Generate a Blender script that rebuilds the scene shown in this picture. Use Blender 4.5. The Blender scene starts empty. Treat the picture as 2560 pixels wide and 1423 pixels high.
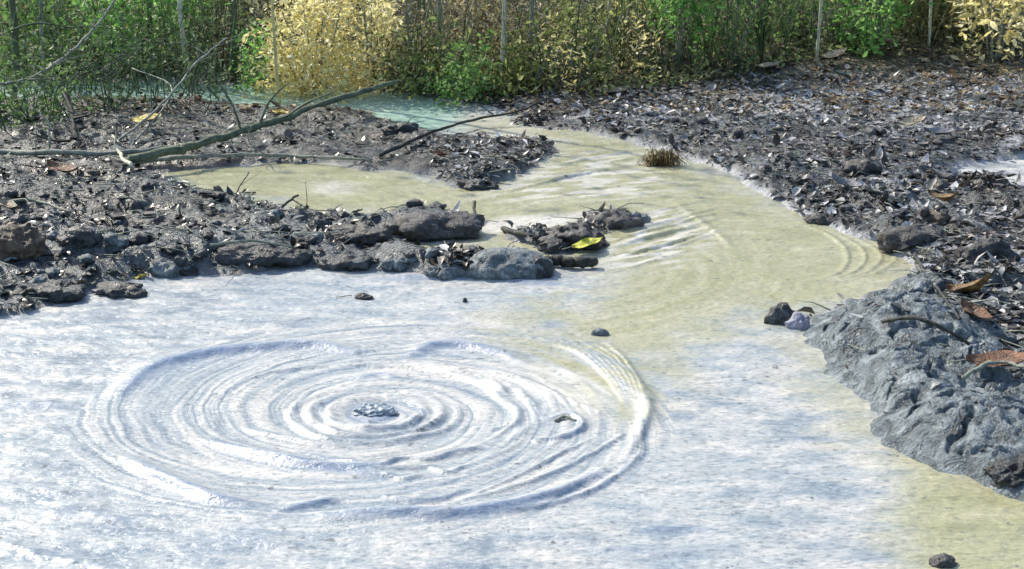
import bpy, bmesh, math, random
import numpy as np
from mathutils import Vector, noise as mnoise

random.seed(7); RNG = np.random.default_rng(7)
R = math.radians
SC = bpy.context.scene
COL = SC.collection

# ------------------------------------------------------------------ camera
CAM_H, PITCH, F = 1.4, R(15.8), 4200.0 / 2560.0       # height, downward pitch, focal length / frame width
cam = bpy.data.cameras.new('camera'); cam_o = bpy.data.objects.new('camera', cam); COL.objects.link(cam_o)
cam.sensor_width = 36; cam.lens = 36 * F; cam.clip_start = .05; cam.clip_end = 400
cam_o.location = (0, 0, CAM_H); cam_o.rotation_euler = (R(90) - PITCH, 0, 0)
SC.camera = cam_o

# ------------------------------------------------------------------ world, sun, exposure
SUN_EL, SUN_AZ = R(41), R(-44)          # azimuth from +Y (away from camera), negative = to the left
w = bpy.data.worlds.new('World'); SC.world = w; w.use_nodes = True
nt = w.node_tree; bg = nt.nodes['Background']
sky = nt.nodes.new('ShaderNodeTexSky'); sky.sky_type = 'NISHITA'; sky.sun_disc = False
sky.sun_elevation = SUN_EL; sky.sun_rotation = SUN_AZ; sky.air_density = 1.0; sky.dust_density = 1.6
nt.links.new(sky.outputs[0], bg.inputs[0]); bg.inputs[1].default_value = 0.15
sl = bpy.data.lights.new('sun', 'SUN'); sl.energy = 3.7; sl.angle = R(.6); sl.color = (1, .93, .80)
so = bpy.data.objects.new('sun', sl); COL.objects.link(so)
sdir = Vector((math.sin(SUN_AZ) * math.cos(SUN_EL), math.cos(SUN_AZ) * math.cos(SUN_EL), math.sin(SUN_EL)))
so.rotation_euler = sdir.to_track_quat('Z', 'Y').to_euler()
SC.view_settings.view_transform = 'Standard'; SC.view_settings.look = 'None'
SC.view_settings.gamma = 1; SC.view_settings.exposure = 0.68
SC.cycles.max_bounces = 5; SC.cycles.transparent_max_bounces = 4

# ------------------------------------------------------------------ projection helpers (pixels of the 2560x1423 photo)
fpx = 4200.0; cp, sp = math.cos(PITCH), math.sin(PITCH)
def P(px, py, z=0.0):
    u = (px - 1280) / fpx; v = (711.5 - py) / fpx
    dx, dy, dz = u, cp + v * sp, -sp + v * cp
    t = (z - CAM_H) / dz
    return np.array((dx * t, dy * t, z))
def PD(px, py, Y):
    u = (px - 1280) / fpx; v = (711.5 - py) / fpx
    dx, dy, dz = u, cp + v * sp, -sp + v * cp
    t = Y / dy
    return np.array((dx * t, Y, CAM_H + dz * t))
def to_px(x, y, z):
    zz = z - CAM_H
    d = y * cp - zz * sp; v = y * sp + zz * cp
    return 1280 + fpx * x / d, 711.5 - fpx * v / d
def mpp(px, py):                       # metres per photo pixel at the ground there
    p = P(px, py); return math.hypot(p[1], CAM_H) / fpx

# ------------------------------------------------------------------ noise
_perm = RNG.permutation(256); _perm = np.concatenate([_perm, _perm, _perm])
_ang = RNG.random(256) * 2 * np.pi; _gx, _gy = np.cos(_ang), np.sin(_ang)
def pn(x, y):
    x = np.asarray(x, float); y = np.asarray(y, float)
    xi = np.floor(x).astype(int); yi = np.floor(y).astype(int); xf = x - xi; yf = y - yi
    xi &= 255; yi &= 255
    u = xf * xf * xf * (xf * (xf * 6 - 15) + 10); v = yf * yf * yf * (yf * (yf * 6 - 15) + 10)
    def g(a, b, c, d):
        h = _perm[_perm[a & 255] + (b & 255)]; return _gx[h] * c + _gy[h] * d
    n00 = g(xi, yi, xf, yf); n10 = g(xi + 1, yi, xf - 1, yf)
    n01 = g(xi, yi + 1, xf, yf - 1); n11 = g(xi + 1, yi + 1, xf - 1, yf - 1)
    return ((n00 * (1 - u) + n10 * u) * (1 - v) + (n01 * (1 - u) + n11 * u) * v) * 1.4
def fbm(x, y, o=4, g=.5):
    a, s, t = 1.0, 0, 0
    for k in range(o):
        s = s + a * pn(x * 2 ** k + 17.3 * k, y * 2 ** k - 9.1 * k); t += a; a *= g
    return s / t
def sst(a, b, x):
    t = np.clip((x - a) / (b - a), 0, 1); return t * t * (3 - 2 * t)

# ------------------------------------------------------------------ outlines of the land (photo pixels -> ground plane)
def world_poly(pts): return np.array([P(*p)[:2] for p in pts])
LEFT_BANK = [(-3800,1500),(-1500,1150),(-900,960),(-300,860),(0,795),(150,758),(320,704),(520,683),(760,674),(1000,684),(1180,696),(1300,697),(1370,688),(1350,655),(1300,640),
  (1210,645),(1080,650),(980,618),(960,602),(1080,594),(1190,590),(1200,560),(1130,548),(1050,540),(980,545),(920,556),(860,556),(790,552),(740,535),(620,508),(500,482),(400,455),(350,438),
  (480,424),(640,410),(820,412),(1000,428),(1100,444),(1150,468),(1220,474),(1300,435),(1390,380),(1385,358),(1280,348),(1160,340),
  (1080,335),(960,296),(925,282),(750,270),(600,262),(440,252),(250,250),(-700,252),(-3800,240)]
FAR_BANK = [(-3800,190),(-900,200),(250,200),(600,212),(850,228),(980,228),(1050,244),(1150,254),(1230,266),(1290,292),(1275,308),(1340,318),(1450,328),(1550,347),
  (1640,368),(1720,398),(1800,425),(1900,476),(2000,536),(2100,580),(2190,608),(2245,645),(2275,680),(2270,722),(2200,748),(2100,775),(2030,800),(2005,835),
  (2040,880),(2100,945),(2145,1005),(2185,1075),(2230,1130),(2350,1180),(2480,1212),(2580,1255),(2900,1400),(3300,1700),(5200,1500),(5200,-120),(-3800,-120)]
ISLAND = [(1255,590),(1300,588),(1370,592),(1430,560),(1500,535),(1590,535),(1610,552),(1540,580),(1500,622),(1420,632),(1360,622),(1320,606)]
PUDDLE = [(2340,436),(2430,410),(2560,398),(2780,405),(2780,462),(2560,472),(2420,456)]
LAND = [world_poly(LEFT_BANK), world_poly(FAR_BANK), world_poly(ISLAND)]
def seg_sd(x, y, poly):
    """signed distance, positive inside"""
    x = x.ravel(); y = y.ravel(); out = np.empty_like(x)
    a = poly; b = np.roll(poly, -1, 0); e = b - a; L = (e ** 2).sum(1)
    for s in range(0, len(x), 60000):
        X = x[s:s + 60000, None]; Y = y[s:s + 60000, None]
        wx, wy = X - a[:, 0], Y - a[:, 1]
        t = np.clip((wx * e[:, 0] + wy * e[:, 1]) / L, 0, 1)
        d = np.sqrt(((wx - t * e[:, 0]) ** 2 + (wy - t * e[:, 1]) ** 2).min(1))
        c = ((a[:, 1] > Y) != (b[:, 1] > Y)) & (X < e[:, 0] * (Y - a[:, 1]) / np.where(e[:, 1] == 0, 1e-9, e[:, 1]) + a[:, 0])
        out[s:s + 60000] = np.where(c.sum(1) % 2 == 1, d, -d)
    return out
_pud = world_poly(PUDDLE)
def land_sd(x, y):
    sh = np.shape(x); x = np.ravel(np.asarray(x, float)); y = np.ravel(np.asarray(y, float))
    x2 = x + .05 * fbm(x * 4, y * 4, 3) + .015 * pn(x * 21, y * 21); y2 = y + .10 * fbm(x * 4 + 40, y * 3, 3)
    d = np.max([seg_sd(x2, y2, p) for p in LAND], 0)
    d = np.minimum(d, -seg_sd(x2, y2, _pud))
    return d.reshape(sh)
BUMPS = [  # px, py of foot, radius x, radius y (m), height (m)
  (2170,880,.18,.13,.03),(2320,870,.24,.16,.035),(2330,985,.24,.16,.03),(2420,1110,.20,.14,.045),
  (1060,590,.17,.16,.03),(700,640,.20,.14,.035),(250,680,.3,.2,.03),(60,640,.2,.2,.04),(600,560,.35,.16,.02),
  (2480,820,.4,.4,.05),(2300,640,.35,.3,.03),(1240,430,.3,.35,.02),(2050,430,.5,.5,.03)]
_bw = [(*P(a, b)[:2], c, d, e) for a, b, c, d, e in BUMPS]
MASS = world_poly([(2000,840),(2030,822),(2120,802),(2230,775),(2320,775),(2400,820),(2480,880),(2640,900),(2950,1000),(3100,1500),(2560,1300),(2400,1215),(2200,1150),(2140,1060),(2060,960),(1990,880)])
_lr = np.random.default_rng(21)
def _lumps(n, box, r0, r1, h0, h1, poly=None):
    out = []
    while len(out) < n:
        p = P(_lr.uniform(box[0], box[2]), _lr.uniform(box[1], box[3]))
        if poly is not None and seg_sd(p[:1], p[1:2], poly)[0] < .02: continue
        r = _lr.uniform(r0, r1); out.append((p[0], p[1], r * _lr.uniform(.8, 1.5), r * _lr.uniform(.6, 1.0), _lr.uniform(h0, h1) * r / r1, _lr.uniform(-.8, .8)))
    return out
LUMPS_R = _lumps(46, (1990, 780, 2800, 1250), .04, .16, .045, .075, MASS)
PITS = _lumps(26, (2010, 800, 2700, 1200), .015, .04, .03, .04, MASS)
LUMPS_L = _lumps(120, (-200, 520, 1380, 720), .03, .12, .025, .05) + _lumps(60, (1900, 430, 2700, 780), .03, .12, .02, .045) + _lumps(50, (-100, 300, 1300, 520), .04, .14, .02, .04)
def lump_field(x, y, L):
    h = np.zeros_like(x)
    for lx, ly, rx, ry, a, an in L:
        m = (np.abs(x - lx) < 1.3 * rx + .02) & (np.abs(y - ly) < 1.3 * rx + .02)
        if not m.any(): continue
        dx, dy = x[m] - lx, y[m] - ly; c, s_ = math.cos(an), math.sin(an)
        q = 1 - ((c * dx + s_ * dy) / rx) ** 2 - ((c * dy - s_ * dx) / ry) ** 2
        h[m] = np.maximum(h[m], a * np.sqrt(np.clip(q, 0, 1)) ** .8)
    return h
def mass_sd(x, y): return seg_sd(x + .04 * fbm(x * 6, y * 6, 3), y + .06 * fbm(x * 6 + 9, y * 6, 3), MASS)
def land_h(x, y, sd=None):
    x = np.atleast_1d(np.asarray(x, float)); y = np.atleast_1d(np.asarray(y, float))
    if sd is None: sd = land_sd(x, y)
    h = land_h0(x, y, sd); up = 1 - np.exp(-np.maximum(sd, 0) / .03)
    xx = x + .018 * fbm(x * 16, y * 16, 3); yy = y + .018 * fbm(x * 16 + 7, y * 16, 3)
    h = h + up * lump_field(xx, yy, LUMPS_L)
    k = np.nonzero((x > .5) & (y > 2.6) & (y < 5.2))[0]
    if len(k):
        a, b = x[k], y[k]; m = sst(-.02, .05, mass_sd(a, b)); u = (1 - np.exp(-np.maximum(sd[k], 0) / .075)) * m
        cre = np.abs(fbm(a * 6 + 2, b * 8, 3)); cre2 = np.abs(fbm(a * 17, b * 15 + 3, 2))
        g = .004 + .72 * lump_field(.5 * (xx[k] + a), .5 * (yy[k] + b), LUMPS_R) + .010 * fbm(a * 9, b * 9, 4) - .030 * np.clip(1 - cre / .06, 0, 1) - .004 * np.clip(1 - cre2 / .08, 0, 1)
        hp = P(2115, 905); g = g + .035 * np.exp(-((a - hp[0]) / .12) ** 2 - ((b - hp[1] - .03) / .10) ** 2) - .085 * np.exp(-(((a - hp[0]) / .07) ** 2 + ((b - hp[1] + .02) / .055) ** 2) ** 2)
        h[k] += u * (g - lump_field(xx[k], yy[k], PITS))
    return h
def land_h0(x, y, sd=None):
    x = np.asarray(x, float); y = np.asarray(y, float)
    if sd is None: sd = land_sd(x, y)
    s = np.maximum(sd, 0)
    up = 1 - np.exp(-s / .05)
    h = np.where(sd < 0, np.maximum(sd * .55, -.09), .020 * up)
    far = np.maximum(y - 8.9 - .25 * pn(x * .6, y * .3), 0)
    h = h + .34 * far * far / (far + .8)
    h = h + up * (.022 * fbm(x * 3, y * 3, 3) + .035 * (.35 - np.abs(fbm(x * 7, y * 7, 3))) * sst(-.1, .3, x + 8.5 - y + 2) + .010 * fbm(x * 28, y * 28, 3))
    h = h + .03 * sst(1.3, 3.4, x) * up * sst(3.6, 5, y)
    for bx, by, rx, ry, a in _bw:
        h = h + a * up * np.exp(-((x - bx) / rx) ** 2 - ((y - by) / ry) ** 2)
    h = h + sst(3.2, 7, np.abs(x)) * .5 * sst(2, 5, y) * up
    return h
def G(px, py, lift=0.0):
    """point of the ground seen at a photo pixel"""
    z = 0.0
    for k in range(14):
        p = P(px, py, min(z, 1.2)); zn = max(0.0, float(land_h(np.array([p[0]]), np.array([p[1]]))[0])); z = .5 * z + .5 * zn
    return np.array((p[0], p[1], z + lift))

# ------------------------------------------------------------------ mesh helpers
def mk_mesh(name, verts, faces, smooth=True, mat=None, attrs=None):
    """verts (N,3); faces = list of int arrays (M,k)"""
    me = bpy.data.meshes.new(name)
    verts = np.ascontiguousarray(verts, dtype=np.float32)
    if not isinstance(faces, (list, tuple)): faces = [faces]
    loops = np.concatenate([f.ravel() for f in faces]).astype(np.int32)
    tot = np.concatenate([np.full(len(f), f.shape[1]) for f in faces]).astype(np.int32)
    st = np.concatenate([[0], np.cumsum(tot)[:-1]]).astype(np.int32)
    me.vertices.add(len(verts)); me.vertices.foreach_set('co', verts.ravel())
    me.loops.add(len(loops)); me.loops.foreach_set('vertex_index', loops)
    me.polygons.add(len(tot)); me.polygons.foreach_set('loop_start', st); me.polygons.foreach_set('loop_total', tot)
    if attrs:
        for k, v in attrs.items():
            a = me.attributes.new(k, 'FLOAT', 'POINT'); a.data.foreach_set('value', np.ascontiguousarray(v, dtype=np.float32).ravel())
    me.update(calc_edges=True); me.validate()
    me.polygons.foreach_set('use_smooth', np.full(len(me.polygons), smooth))
    if mat: me.materials.append(mat)
    return me
def link(name, me, parent=None, loc=None):
    o = bpy.data.objects.new(name, me); COL.objects.link(o)
    if parent is not None: o.parent = parent
    if loc is not None: o.location = loc
    return o
def tag(o, label=None, cat=None, group=None, kind=None):
    if label: o['label'] = label
    if cat: o['category'] = cat
    if group: o['group'] = group
    if kind: o['kind'] = kind
    return o
def empty(name, loc, label, cat, group=None):
    o = bpy.data.objects.new(name, None); COL.objects.link(o); o.location = tuple(loc); o.empty_display_size = .05
    return tag(o, label, cat, group)
def smooth_line(pts, n=6):
    pts = np.array(pts, float); out = []
    q = np.vstack([2 * pts[0] - pts[1], pts, 2 * pts[-1] - pts[-2]])
    for i in range(1, len(q) - 2):
        for k in range(n):
            t = k / n
            out.append(.5 * ((2 * q[i]) + (-q[i - 1] + q[i + 1]) * t + (2 * q[i - 1] - 5 * q[i] + 4 * q[i + 1] - q[i + 2]) * t * t + (-q[i - 1] + 3 * q[i] - 3 * q[i + 1] + q[i + 2]) * t ** 3))
    out.append(pts[-1]); return np.array(out)
class Mesh:                                    # collects tubes and leaves, builds ONE object
    def __init__(s): s.v = []; s.f = {3: [], 4: []}; s.n = 0
    def add(s, v, faces):
        for f in faces:
            s.f[f.shape[1]].append(f + s.n)
        s.v.append(v); s.n += len(v)
    def tube(s, pts, r0, r1, sides=6, knob=.12):
        pts = np.array(pts, float); n = len(pts)
        t = np.gradient(pts, axis=0); t /= np.linalg.norm(t, axis=1)[:, None] + 1e-9
        ref = np.array((.31, .17, .93)) if abs(t[0][2]) < .8 else np.array((.9, .3, .1))
        a = np.cross(t, ref); a /= np.linalg.norm(a, axis=1)[:, None] + 1e-9; b = np.cross(t, a)
        r = (r0 + (r1 - r0) * np.linspace(0, 1, n)) * (1 + knob * RNG.standard_normal(n))
        ph = np.linspace(0, 2 * np.pi, sides, endpoint=False)
        v = pts[:, None] + r[:, None, None] * (np.cos(ph)[None, :, None] * a[:, None] + np.sin(ph)[None, :, None] * b[:, None]) * (1 + .06 * RNG.standard_normal((n, sides)))[:, :, None]
        i = np.arange(n - 1)[:, None] * sides; j = np.arange(sides)[None]; jn = (j + 1) % sides
        q = np.stack([i + j, i + jn, i + sides + jn, i + sides + j], -1).reshape(-1, 4)
        v = np.vstack([v.reshape(-1, 3), pts[0], pts[-1]])
        jj = np.arange(sides); c0 = n * sides; L = (n - 1) * sides
        caps = np.vstack([np.stack([jj * 0 + c0, (jj + 1) % sides, jj], 1), np.stack([jj * 0 + c0 + 1, L + jj, L + (jj + 1) % sides], 1)])
        s.add(v, [q, caps])
    def leaves(s, pos, size, up=.5, aspect=.55, curl=.25, droop=0.0, dirs=None):
        """scatter leaf shaped pieces (folded on the midrib) at pos (N,3)"""
        N = len(pos); size = np.broadcast_to(size, N)
        if dirs is None:
            dirs = RNG.standard_normal((N, 3)); dirs[:, 2] = dirs[:, 2] * (1 - up) - droop
        d = dirs / (np.linalg.norm(dirs, axis=1)[:, None] + 1e-9)
        nn = RNG.standard_normal((N, 3)) * (1 - up); nn[:, 2] += up * 2
        sd = np.cross(nn, d); sd /= np.linalg.norm(sd, axis=1)[:, None] + 1e-9; nn = np.cross(d, sd)
        asp = aspect * (.7 + .6 * RNG.random(N)); c = curl * RNG.standard_normal(N); c2 = curl * (RNG.random(N) * .9)
        # template: along, side, up
        T = [(0, 0, 0), (.33, 0, 0), (.68, 0, 0), (1, 0, 0), (.3, .5, 1), (.66, .42, 1), (.3, -.5, 1), (.66, -.42, 1)]
        v = np.empty((N, 8, 3))
        for k, (al, si, u) in enumerate(T):
            bend = c * al * (al - .5) * 1.2
            v[:, k] = pos + (size[:, None]) * (al * d + (si * asp)[:, None] * sd + (u * c2 * asp + bend)[:, None] * nn)
        o = (np.arange(N) * 8)[:, None]
        tri = np.vstack([o + np.array([0, 1, 4]), o + np.array([0, 6, 1]), o + np.array([2, 3, 5]), o + np.array([2, 7, 3])])
        qd = np.vstack([o + np.array([1, 2, 5, 4]), o + np.array([6, 7, 2, 1])])
        s.add(v.reshape(-1, 3), [tri, qd])
    def build(s, name, mat, parent=None, smooth=True, origin=None):
        v = np.vstack(s.v)
        if origin is not None: v = v - np.array(origin)
        me = mk_mesh(name, v, [np.vstack(s.f[k]) for k in (3, 4) if s.f[k]], smooth, mat)
        return link(name, me, parent, tuple(origin) if (origin is not None and parent is None) else None)

# ------------------------------------------------------------------ materials
def new_mat(name):
    m = bpy.data.materials.new(name); m.use_nodes = True; n = m.node_tree; n.nodes.clear()
    out = n.nodes.new('ShaderNodeOutputMaterial'); return m, n, out
def N(n, t, **kw):
    x = n.nodes.new(t)
    for k, v in kw.items():
        if k.startswith('i_'): x.inputs[k[2:].replace('_', ' ')].default_value = v
        else: setattr(x, k, v)
    return x
def ramp(n, src, stops):
    r = n.nodes.new('ShaderNodeValToRGB'); e = r.color_ramp.elements
    while len(e) < len(stops): e.new(.5)
    for i, (p, c) in enumerate(stops): e[i].position = p; e[i].color = (*c, 1)
    n.links.new(src, r.inputs[0]); return r.outputs[0]
def fram(n, src, a, b, lo=0., hi=1.):
    m = N(n, 'ShaderNodeMapRange', clamp=True); m.inputs[1].default_value = a; m.inputs[2].default_value = b; m.inputs[3].default_value = lo; m.inputs[4].default_value = hi
    n.links.new(src, m.inputs[0]); return m.outputs[0]
def mixc(n, f, a, b, mode='MIX'):
    m = n.nodes.new('ShaderNodeMix'); m.data_type = 'RGBA'; m.blend_type = mode
    for s, v in ((m.inputs[0], f), (m.inputs[6], a), (m.inputs[7], b)):
        if hasattr(v, 'type') and hasattr(v, 'is_linked'): n.links.new(v, s)
        elif isinstance(v, tuple): s.default_value = (*v, 1)
        else: s.default_value = v
    return m.outputs[2]
def math_(n, op, a, b=None):
    m = n.nodes.new('ShaderNodeMath'); m.operation = op
    for s, v in ((m.inputs[0], a), (m.inputs[1], b)):
        if v is None: continue
        if hasattr(v, 'is_linked'): n.links.new(v, s)
        else: s.default_value = v
    return m.outputs[0]
def noise(n, co, scale, detail=4, rough=.6, dist=0., vec=None):
    t = N(n, 'ShaderNodeTexNoise'); t.inputs['Scale'].default_value = scale; t.inputs['Detail'].default_value = detail
    t.inputs['Roughness'].default_value = rough; t.inputs['Distortion'].default_value = dist
    if vec is not None:
        mp = N(n, 'ShaderNodeMapping'); mp.inputs['Scale'].default_value = vec[:3]
        if len(vec) > 3: mp.inputs['Rotation'].default_value = (0, 0, vec[3])
        n.links.new(co, mp.inputs[0]); co = mp.outputs[0]
    n.links.new(co, t.inputs['Vector']); return t.outputs[0]
def geo(n): return n.nodes.new('ShaderNodeNewGeometry')
def attr(n, name):
    a = n.nodes.new('ShaderNodeAttribute'); a.attribute_name = name; return a.outputs['Fac']
def bump(n, h, strength, dist=.01, prev=None):
    b = N(n, 'ShaderNodeBump'); b.inputs['Strength'].default_value = strength; b.inputs['Distance'].default_value = dist
    n.links.new(h, b.inputs['Height'])
    if prev is not None: n.links.new(prev, b.inputs['Normal'])
    return b.outputs[0]
def finish(n, out, col, rough, nrm=None, spec=.5):
    p = n.nodes.new('ShaderNodeBsdfPrincipled')
    for s, v in ((p.inputs['Base Color'], col), (p.inputs['Roughness'], rough), (p.inputs['Specular IOR Level'], spec)):
        if hasattr(v, 'is_linked'): n.links.new(v, s)
        elif isinstance(v, tuple): s.default_value = (*v, 1)
        else: s.default_value = v
    if nrm is not None: n.links.new(nrm, p.inputs['Normal'])
    n.links.new(p.outputs[0], out.inputs[0]); return p

def mud_material():
    m, n, out = new_mat('wet_mud'); pos = geo(n).outputs['Position']
    big = noise(n, pos, 2.0, 5, .6, .8); mid = noise(n, pos, 13, 5, .65, .6, (.6, 1.5, 1)); fine = noise(n, pos, 85, 4, .7, .3, (.6, 1.2, 1)); grit = noise(n, pos, 190, 2, .6, 0, (.7, 1, 1))
    st = attr(n, 'streak')
    st = math_(n, 'ADD', math_(n, 'MULTIPLY', st, .72), math_(n, 'MULTIPLY', mid, .28))
    pale = ramp(n, st, [(.18, (.19, .235, .28)), (.36, (.31, .35, .375)), (.50, (.43, .44, .43)), (.64, (.52, .51, .48)), (.82, (.60, .58, .53))])
    pale = mixc(n, fram(n, big, .45, .62, 0, .45), pale, (.30, .36, .40))
    pale = mixc(n, fram(n, fine, .33, .50, .75, 0), pale, (.12, .165, .18))
    pale = mixc(n, fram(n, fine, .55, .70, 0, .6), pale, (.64, .63, .59))
    oliv = ramp(n, st, [(.26, (.25, .25, .13)), (.42, (.36, .355, .20)), (.56, (.42, .405, .26)), (.70, (.58, .54, .41))])
    oliv = mixc(n, fram(n, big, .42, .66, 0, .5), oliv, (.33, .315, .16))
    oliv = mixc(n, fram(n, fine, .36, .55, .45, 0), oliv, (.15, .17, .11))
    teal = ramp(n, mid, [(.35, (.18, .31, .25)), (.55, (.27, .41, .34)), (.70, (.42, .53, .48))])
    col = mixc(n, attr(n, 'olive'), pale, oliv)
    col = mixc(n, attr(n, 'foam_glint'), col, mixc(n, fram(n, st, .35, .6, 0, 1), (.40, .39, .33), (.70, .67, .60)))  # pale foam, together with painted highlights
    col = mixc(n, attr(n, 'teal'), col, teal)
    col = mixc(n, attr(n, 'slate'), col, (.17, .24, .37))  # sky reflection and shade on the folds, put in as blue colour
    speck = noise(n, pos, 40, 3, .6); speck2 = noise(n, pos, 5, 2, .5)
    sf = math_(n, 'MULTIPLY', fram(n, speck, .61, .67, 0, .8), fram(n, speck2, .48, .60, 0, 1))
    col = mixc(n, sf, col, (.09, .10, .11))
    b = bump(n, mid, .28, .02); b = bump(n, fine, .42, .007, b); b = bump(n, grit, .25, .003, b)
    finish(n, out, col, math_(n, 'MULTIPLY', fram(n, st, .25, .7, .25, .45), fram(n, attr(n, 'olive'), 0, 1, 1, .72)), b, .55); return m
def ground_material():
    m, n, out = new_mat('bank_mud'); pos = geo(n).outputs['Position']
    big = noise(n, pos, 3, 4, .6, .5); mid = noise(n, pos, 17, 5, .7, .5); fine = noise(n, pos, 70, 4, .75)
    col = ramp(n, mid, [(.36, (.005, .009, .009)), (.49, (.020, .030, .030)), (.60, (.075, .098, .098)), (.74, (.20, .23, .225))])
    brown = ramp(n, mid, [(.36, (.008, .008, .006)), (.54, (.038, .034, .026)), (.74, (.14, .13, .11))])
    col = mixc(n, fram(n, big, .46, .62), col, brown)
    grey = ramp(n, fine, [(.33, (.02, .03, .034)), (.50, (.085, .11, .12)), (.68, (.22, .255, .265))])
    col = mixc(n, attr(n, 'greymud'), col, grey)
    soil = ramp(n, mid, [(.3, (.015, .018, .01)), (.5, (.06, .06, .03)), (.72, (.20, .16, .09))])
    col = mixc(n, attr(n, 'soil'), col, soil)
    col = mixc(n, attr(n, 'rim'), col, ramp(n, mid, [(.35, (.27, .30, .33)), (.65, (.52, .52, .52))]))
    b = bump(n, mid, .8, .03); b = bump(n, fine, .8, .012, b)
    finish(n, out, col, fram(n, fine, .3, .7, .2, .55), b, .6); return m
def clod_material(name, dark, mid_, light, rough=.5, bs=.7):
    m, n, out = new_mat(name); pos = geo(n).outputs['Position']
    a = noise(n, pos, 22, 5, .7, .5); f = noise(n, pos, 90, 4, .75)
    col = ramp(n, a, [(.32, dark), (.5, mid_), (.68, light)])
    col = mixc(n, fram(n, f, .33, .5, .7, 0), col, dark)
    b = bump(n, a, bs, .03); b = bump(n, f, bs, .010, b)
    finish(n, out, col, rough, b, .5); return m
def leaf_material(name, stops, transl=.35, rough=.55, patch=None, spots=.45):
    """colour varies leaf by leaf (random per island); patch = (scale, other stops) mixes in drifts of another tone"""
    m, n, out = new_mat(name); g = geo(n)
    col = ramp(n, g.outputs['Random Per Island'], stops)
    if patch:
        p2 = ramp(n, g.outputs['Random Per Island'], patch[1])
        f = noise(n, g.outputs['Position'], patch[0], 3, .6)
        col = mixc(n, fram(n, f, .44, .56), col, p2)
    v = noise(n, g.outputs['Position'], 120, 3, .6)
    col = mixc(n, fram(n, v, .35, .6, spots, 0), col, (.03, .03, .025), 'MIX')
    p = n.nodes.new('ShaderNodeBsdfPrincipled'); n.links.new(col, p.inputs['Base Color']); p.inputs['Roughness'].default_value = rough
    p.inputs['Specular IOR Level'].default_value = .35
    if transl > 0:
        t = n.nodes.new('ShaderNodeBsdfTranslucent'); n.links.new(col, t.inputs[0]); mx = n.nodes.new('ShaderNodeMixShader'); mx.inputs[0].default_value = transl
        n.links.new(p.outputs[0], mx.inputs[1]); n.links.new(t.outputs[0], mx.inputs[2]); n.links.new(mx.outputs[0], out.inputs[0])
    else: n.links.new(p.outputs[0], out.inputs[0])
    return m
def bark_material(name, a, b_, scale=30):
    m, n, out = new_mat(name); pos = geo(n).outputs['Position']
    s = noise(n, pos, scale, 5, .7, .6); f = noise(n, pos, scale * 5, 3, .7)
    col = ramp(n, s, [(.35, a), (.65, b_)]); col = mixc(n, fram(n, f, .35, .5, .5, 0), col, tuple(c * .4 for c in a))
    b = bump(n, s, .6, .01); b = bump(n, f, .5, .003, b)
    finish(n, out, col, .7, b, .3); return m

M_MUD = mud_material(); M_GROUND = ground_material()
M_LITTER = leaf_material('muddy_leaf_litter', [(0, (.015, .016, .015)), (.3, (.06, .066, .063)), (.55, (.17, .18, .175)), (.82, (.27, .285, .28)), (1, (.46, .46, .44))], .08, .45,
    (1.3, [(0, (.015, .012, .010)), (.4, (.075, .058, .045)), (.7, (.19, .16, .135)), (1, (.42, .38, .33))]))
M_LITTER_DARK = leaf_material('dark_wet_litter', [(0, (.006, .010, .010)), (.45, (.022, .034, .033)), (.75, (.085, .11, .108)), (1, (.30, .35, .34))], .05, .3,
    (2.0, [(0, (.010, .009, .008)), (.5, (.042, .034, .028)), (1, (.20, .17, .14))]))
M_LITTER_DRY = leaf_material('dry_brown_litter', [(0, (0.078, 0.052, 0.033)), (.4, (0.221, 0.156, 0.091)), (.8, (0.416, 0.312, 0.182)), (1, (0.624, 0.520, 0.286))], .25, .6)
M_GREEN = leaf_material('green_leaves', [(0, (0.074, 0.148, 0.044)), (.5, (0.173, 0.321, 0.087)), (1, (0.321, 0.519, 0.148))], .45, .5)
M_FRESH = leaf_material('bright_green_leaves', [(0, (0.148, 0.321, 0.074)), (.6, (0.296, 0.593, 0.148)), (1, (0.519, 0.840, 0.247))], .45, .5)
M_OLIVE = leaf_material('olive_leaves', [(0, (.07, .10, .03)), (.5, (.20, .27, .08)), (1, (.50, .54, .20))], .5, .5)
M_YELLOW = leaf_material('yellow_leaves', [(0, (.66, .60, .22)), (.3, (.86, .82, .38)), (.7, (.90, .88, .50)), (1, (.92, .91, .70))], .72, .5, None, .15)
M_MIXED = leaf_material('undergrowth_leaves', [(0, (.03, .045, .02)), (.3, (.09, .12, .05)), (.6, (.19, .27, .10)), (.85, (.36, .43, .18)), (1, (.70, .66, .38))], .45, .55,
    (2.6, [(0, (.03, .035, .018)), (.4, (.09, .10, .05)), (.7, (.20, .26, .11)), (1, (.62, .60, .34))]))
M_YELLOW = leaf_material('yellow_leaves', [(0, (.62, .50, .18)), (.3, (.85, .76, .34)), (.7, (.90, .84, .46)), (1, (.90, .88, .66))], .58, .5, None, .15)
M_MIXED = leaf_material('undergrowth_leaves', [(0, (0.062, 0.074, 0.036)), (.3, (0.135, 0.160, 0.074)), (.6, (0.247, 0.346, 0.124)), (.85, (0.445, 0.494, 0.198)), (1, (0.889, 0.815, 0.420))], .4, .55,
    (1.1, [(0, (0.074, 0.055, 0.036)), (.4, (0.222, 0.173, 0.111)), (.7, (0.370, 0.346, 0.173)), (1, (0.815, 0.692, 0.395))]))
M_BARK_PALE = bark_material('pale_bark', (0.405, 0.405, 0.297), (0.743, 0.729, 0.567))
M_BARK_GREEN = bark_material('greenish_bark', (.05, .07, .045), (.17, .20, .13))
M_BARK_DARK = bark_material('dark_wet_bark', (.015, .016, .014), (.07, .075, .065))
M_BARK_GREY = bark_material('grey_bark', (.13, .15, .12), (.36, .38, .31))
M_BARK_YEL = bark_material('straw_stem', (0.550, 0.462, 0.176), (0.825, 0.726, 0.352))
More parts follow.
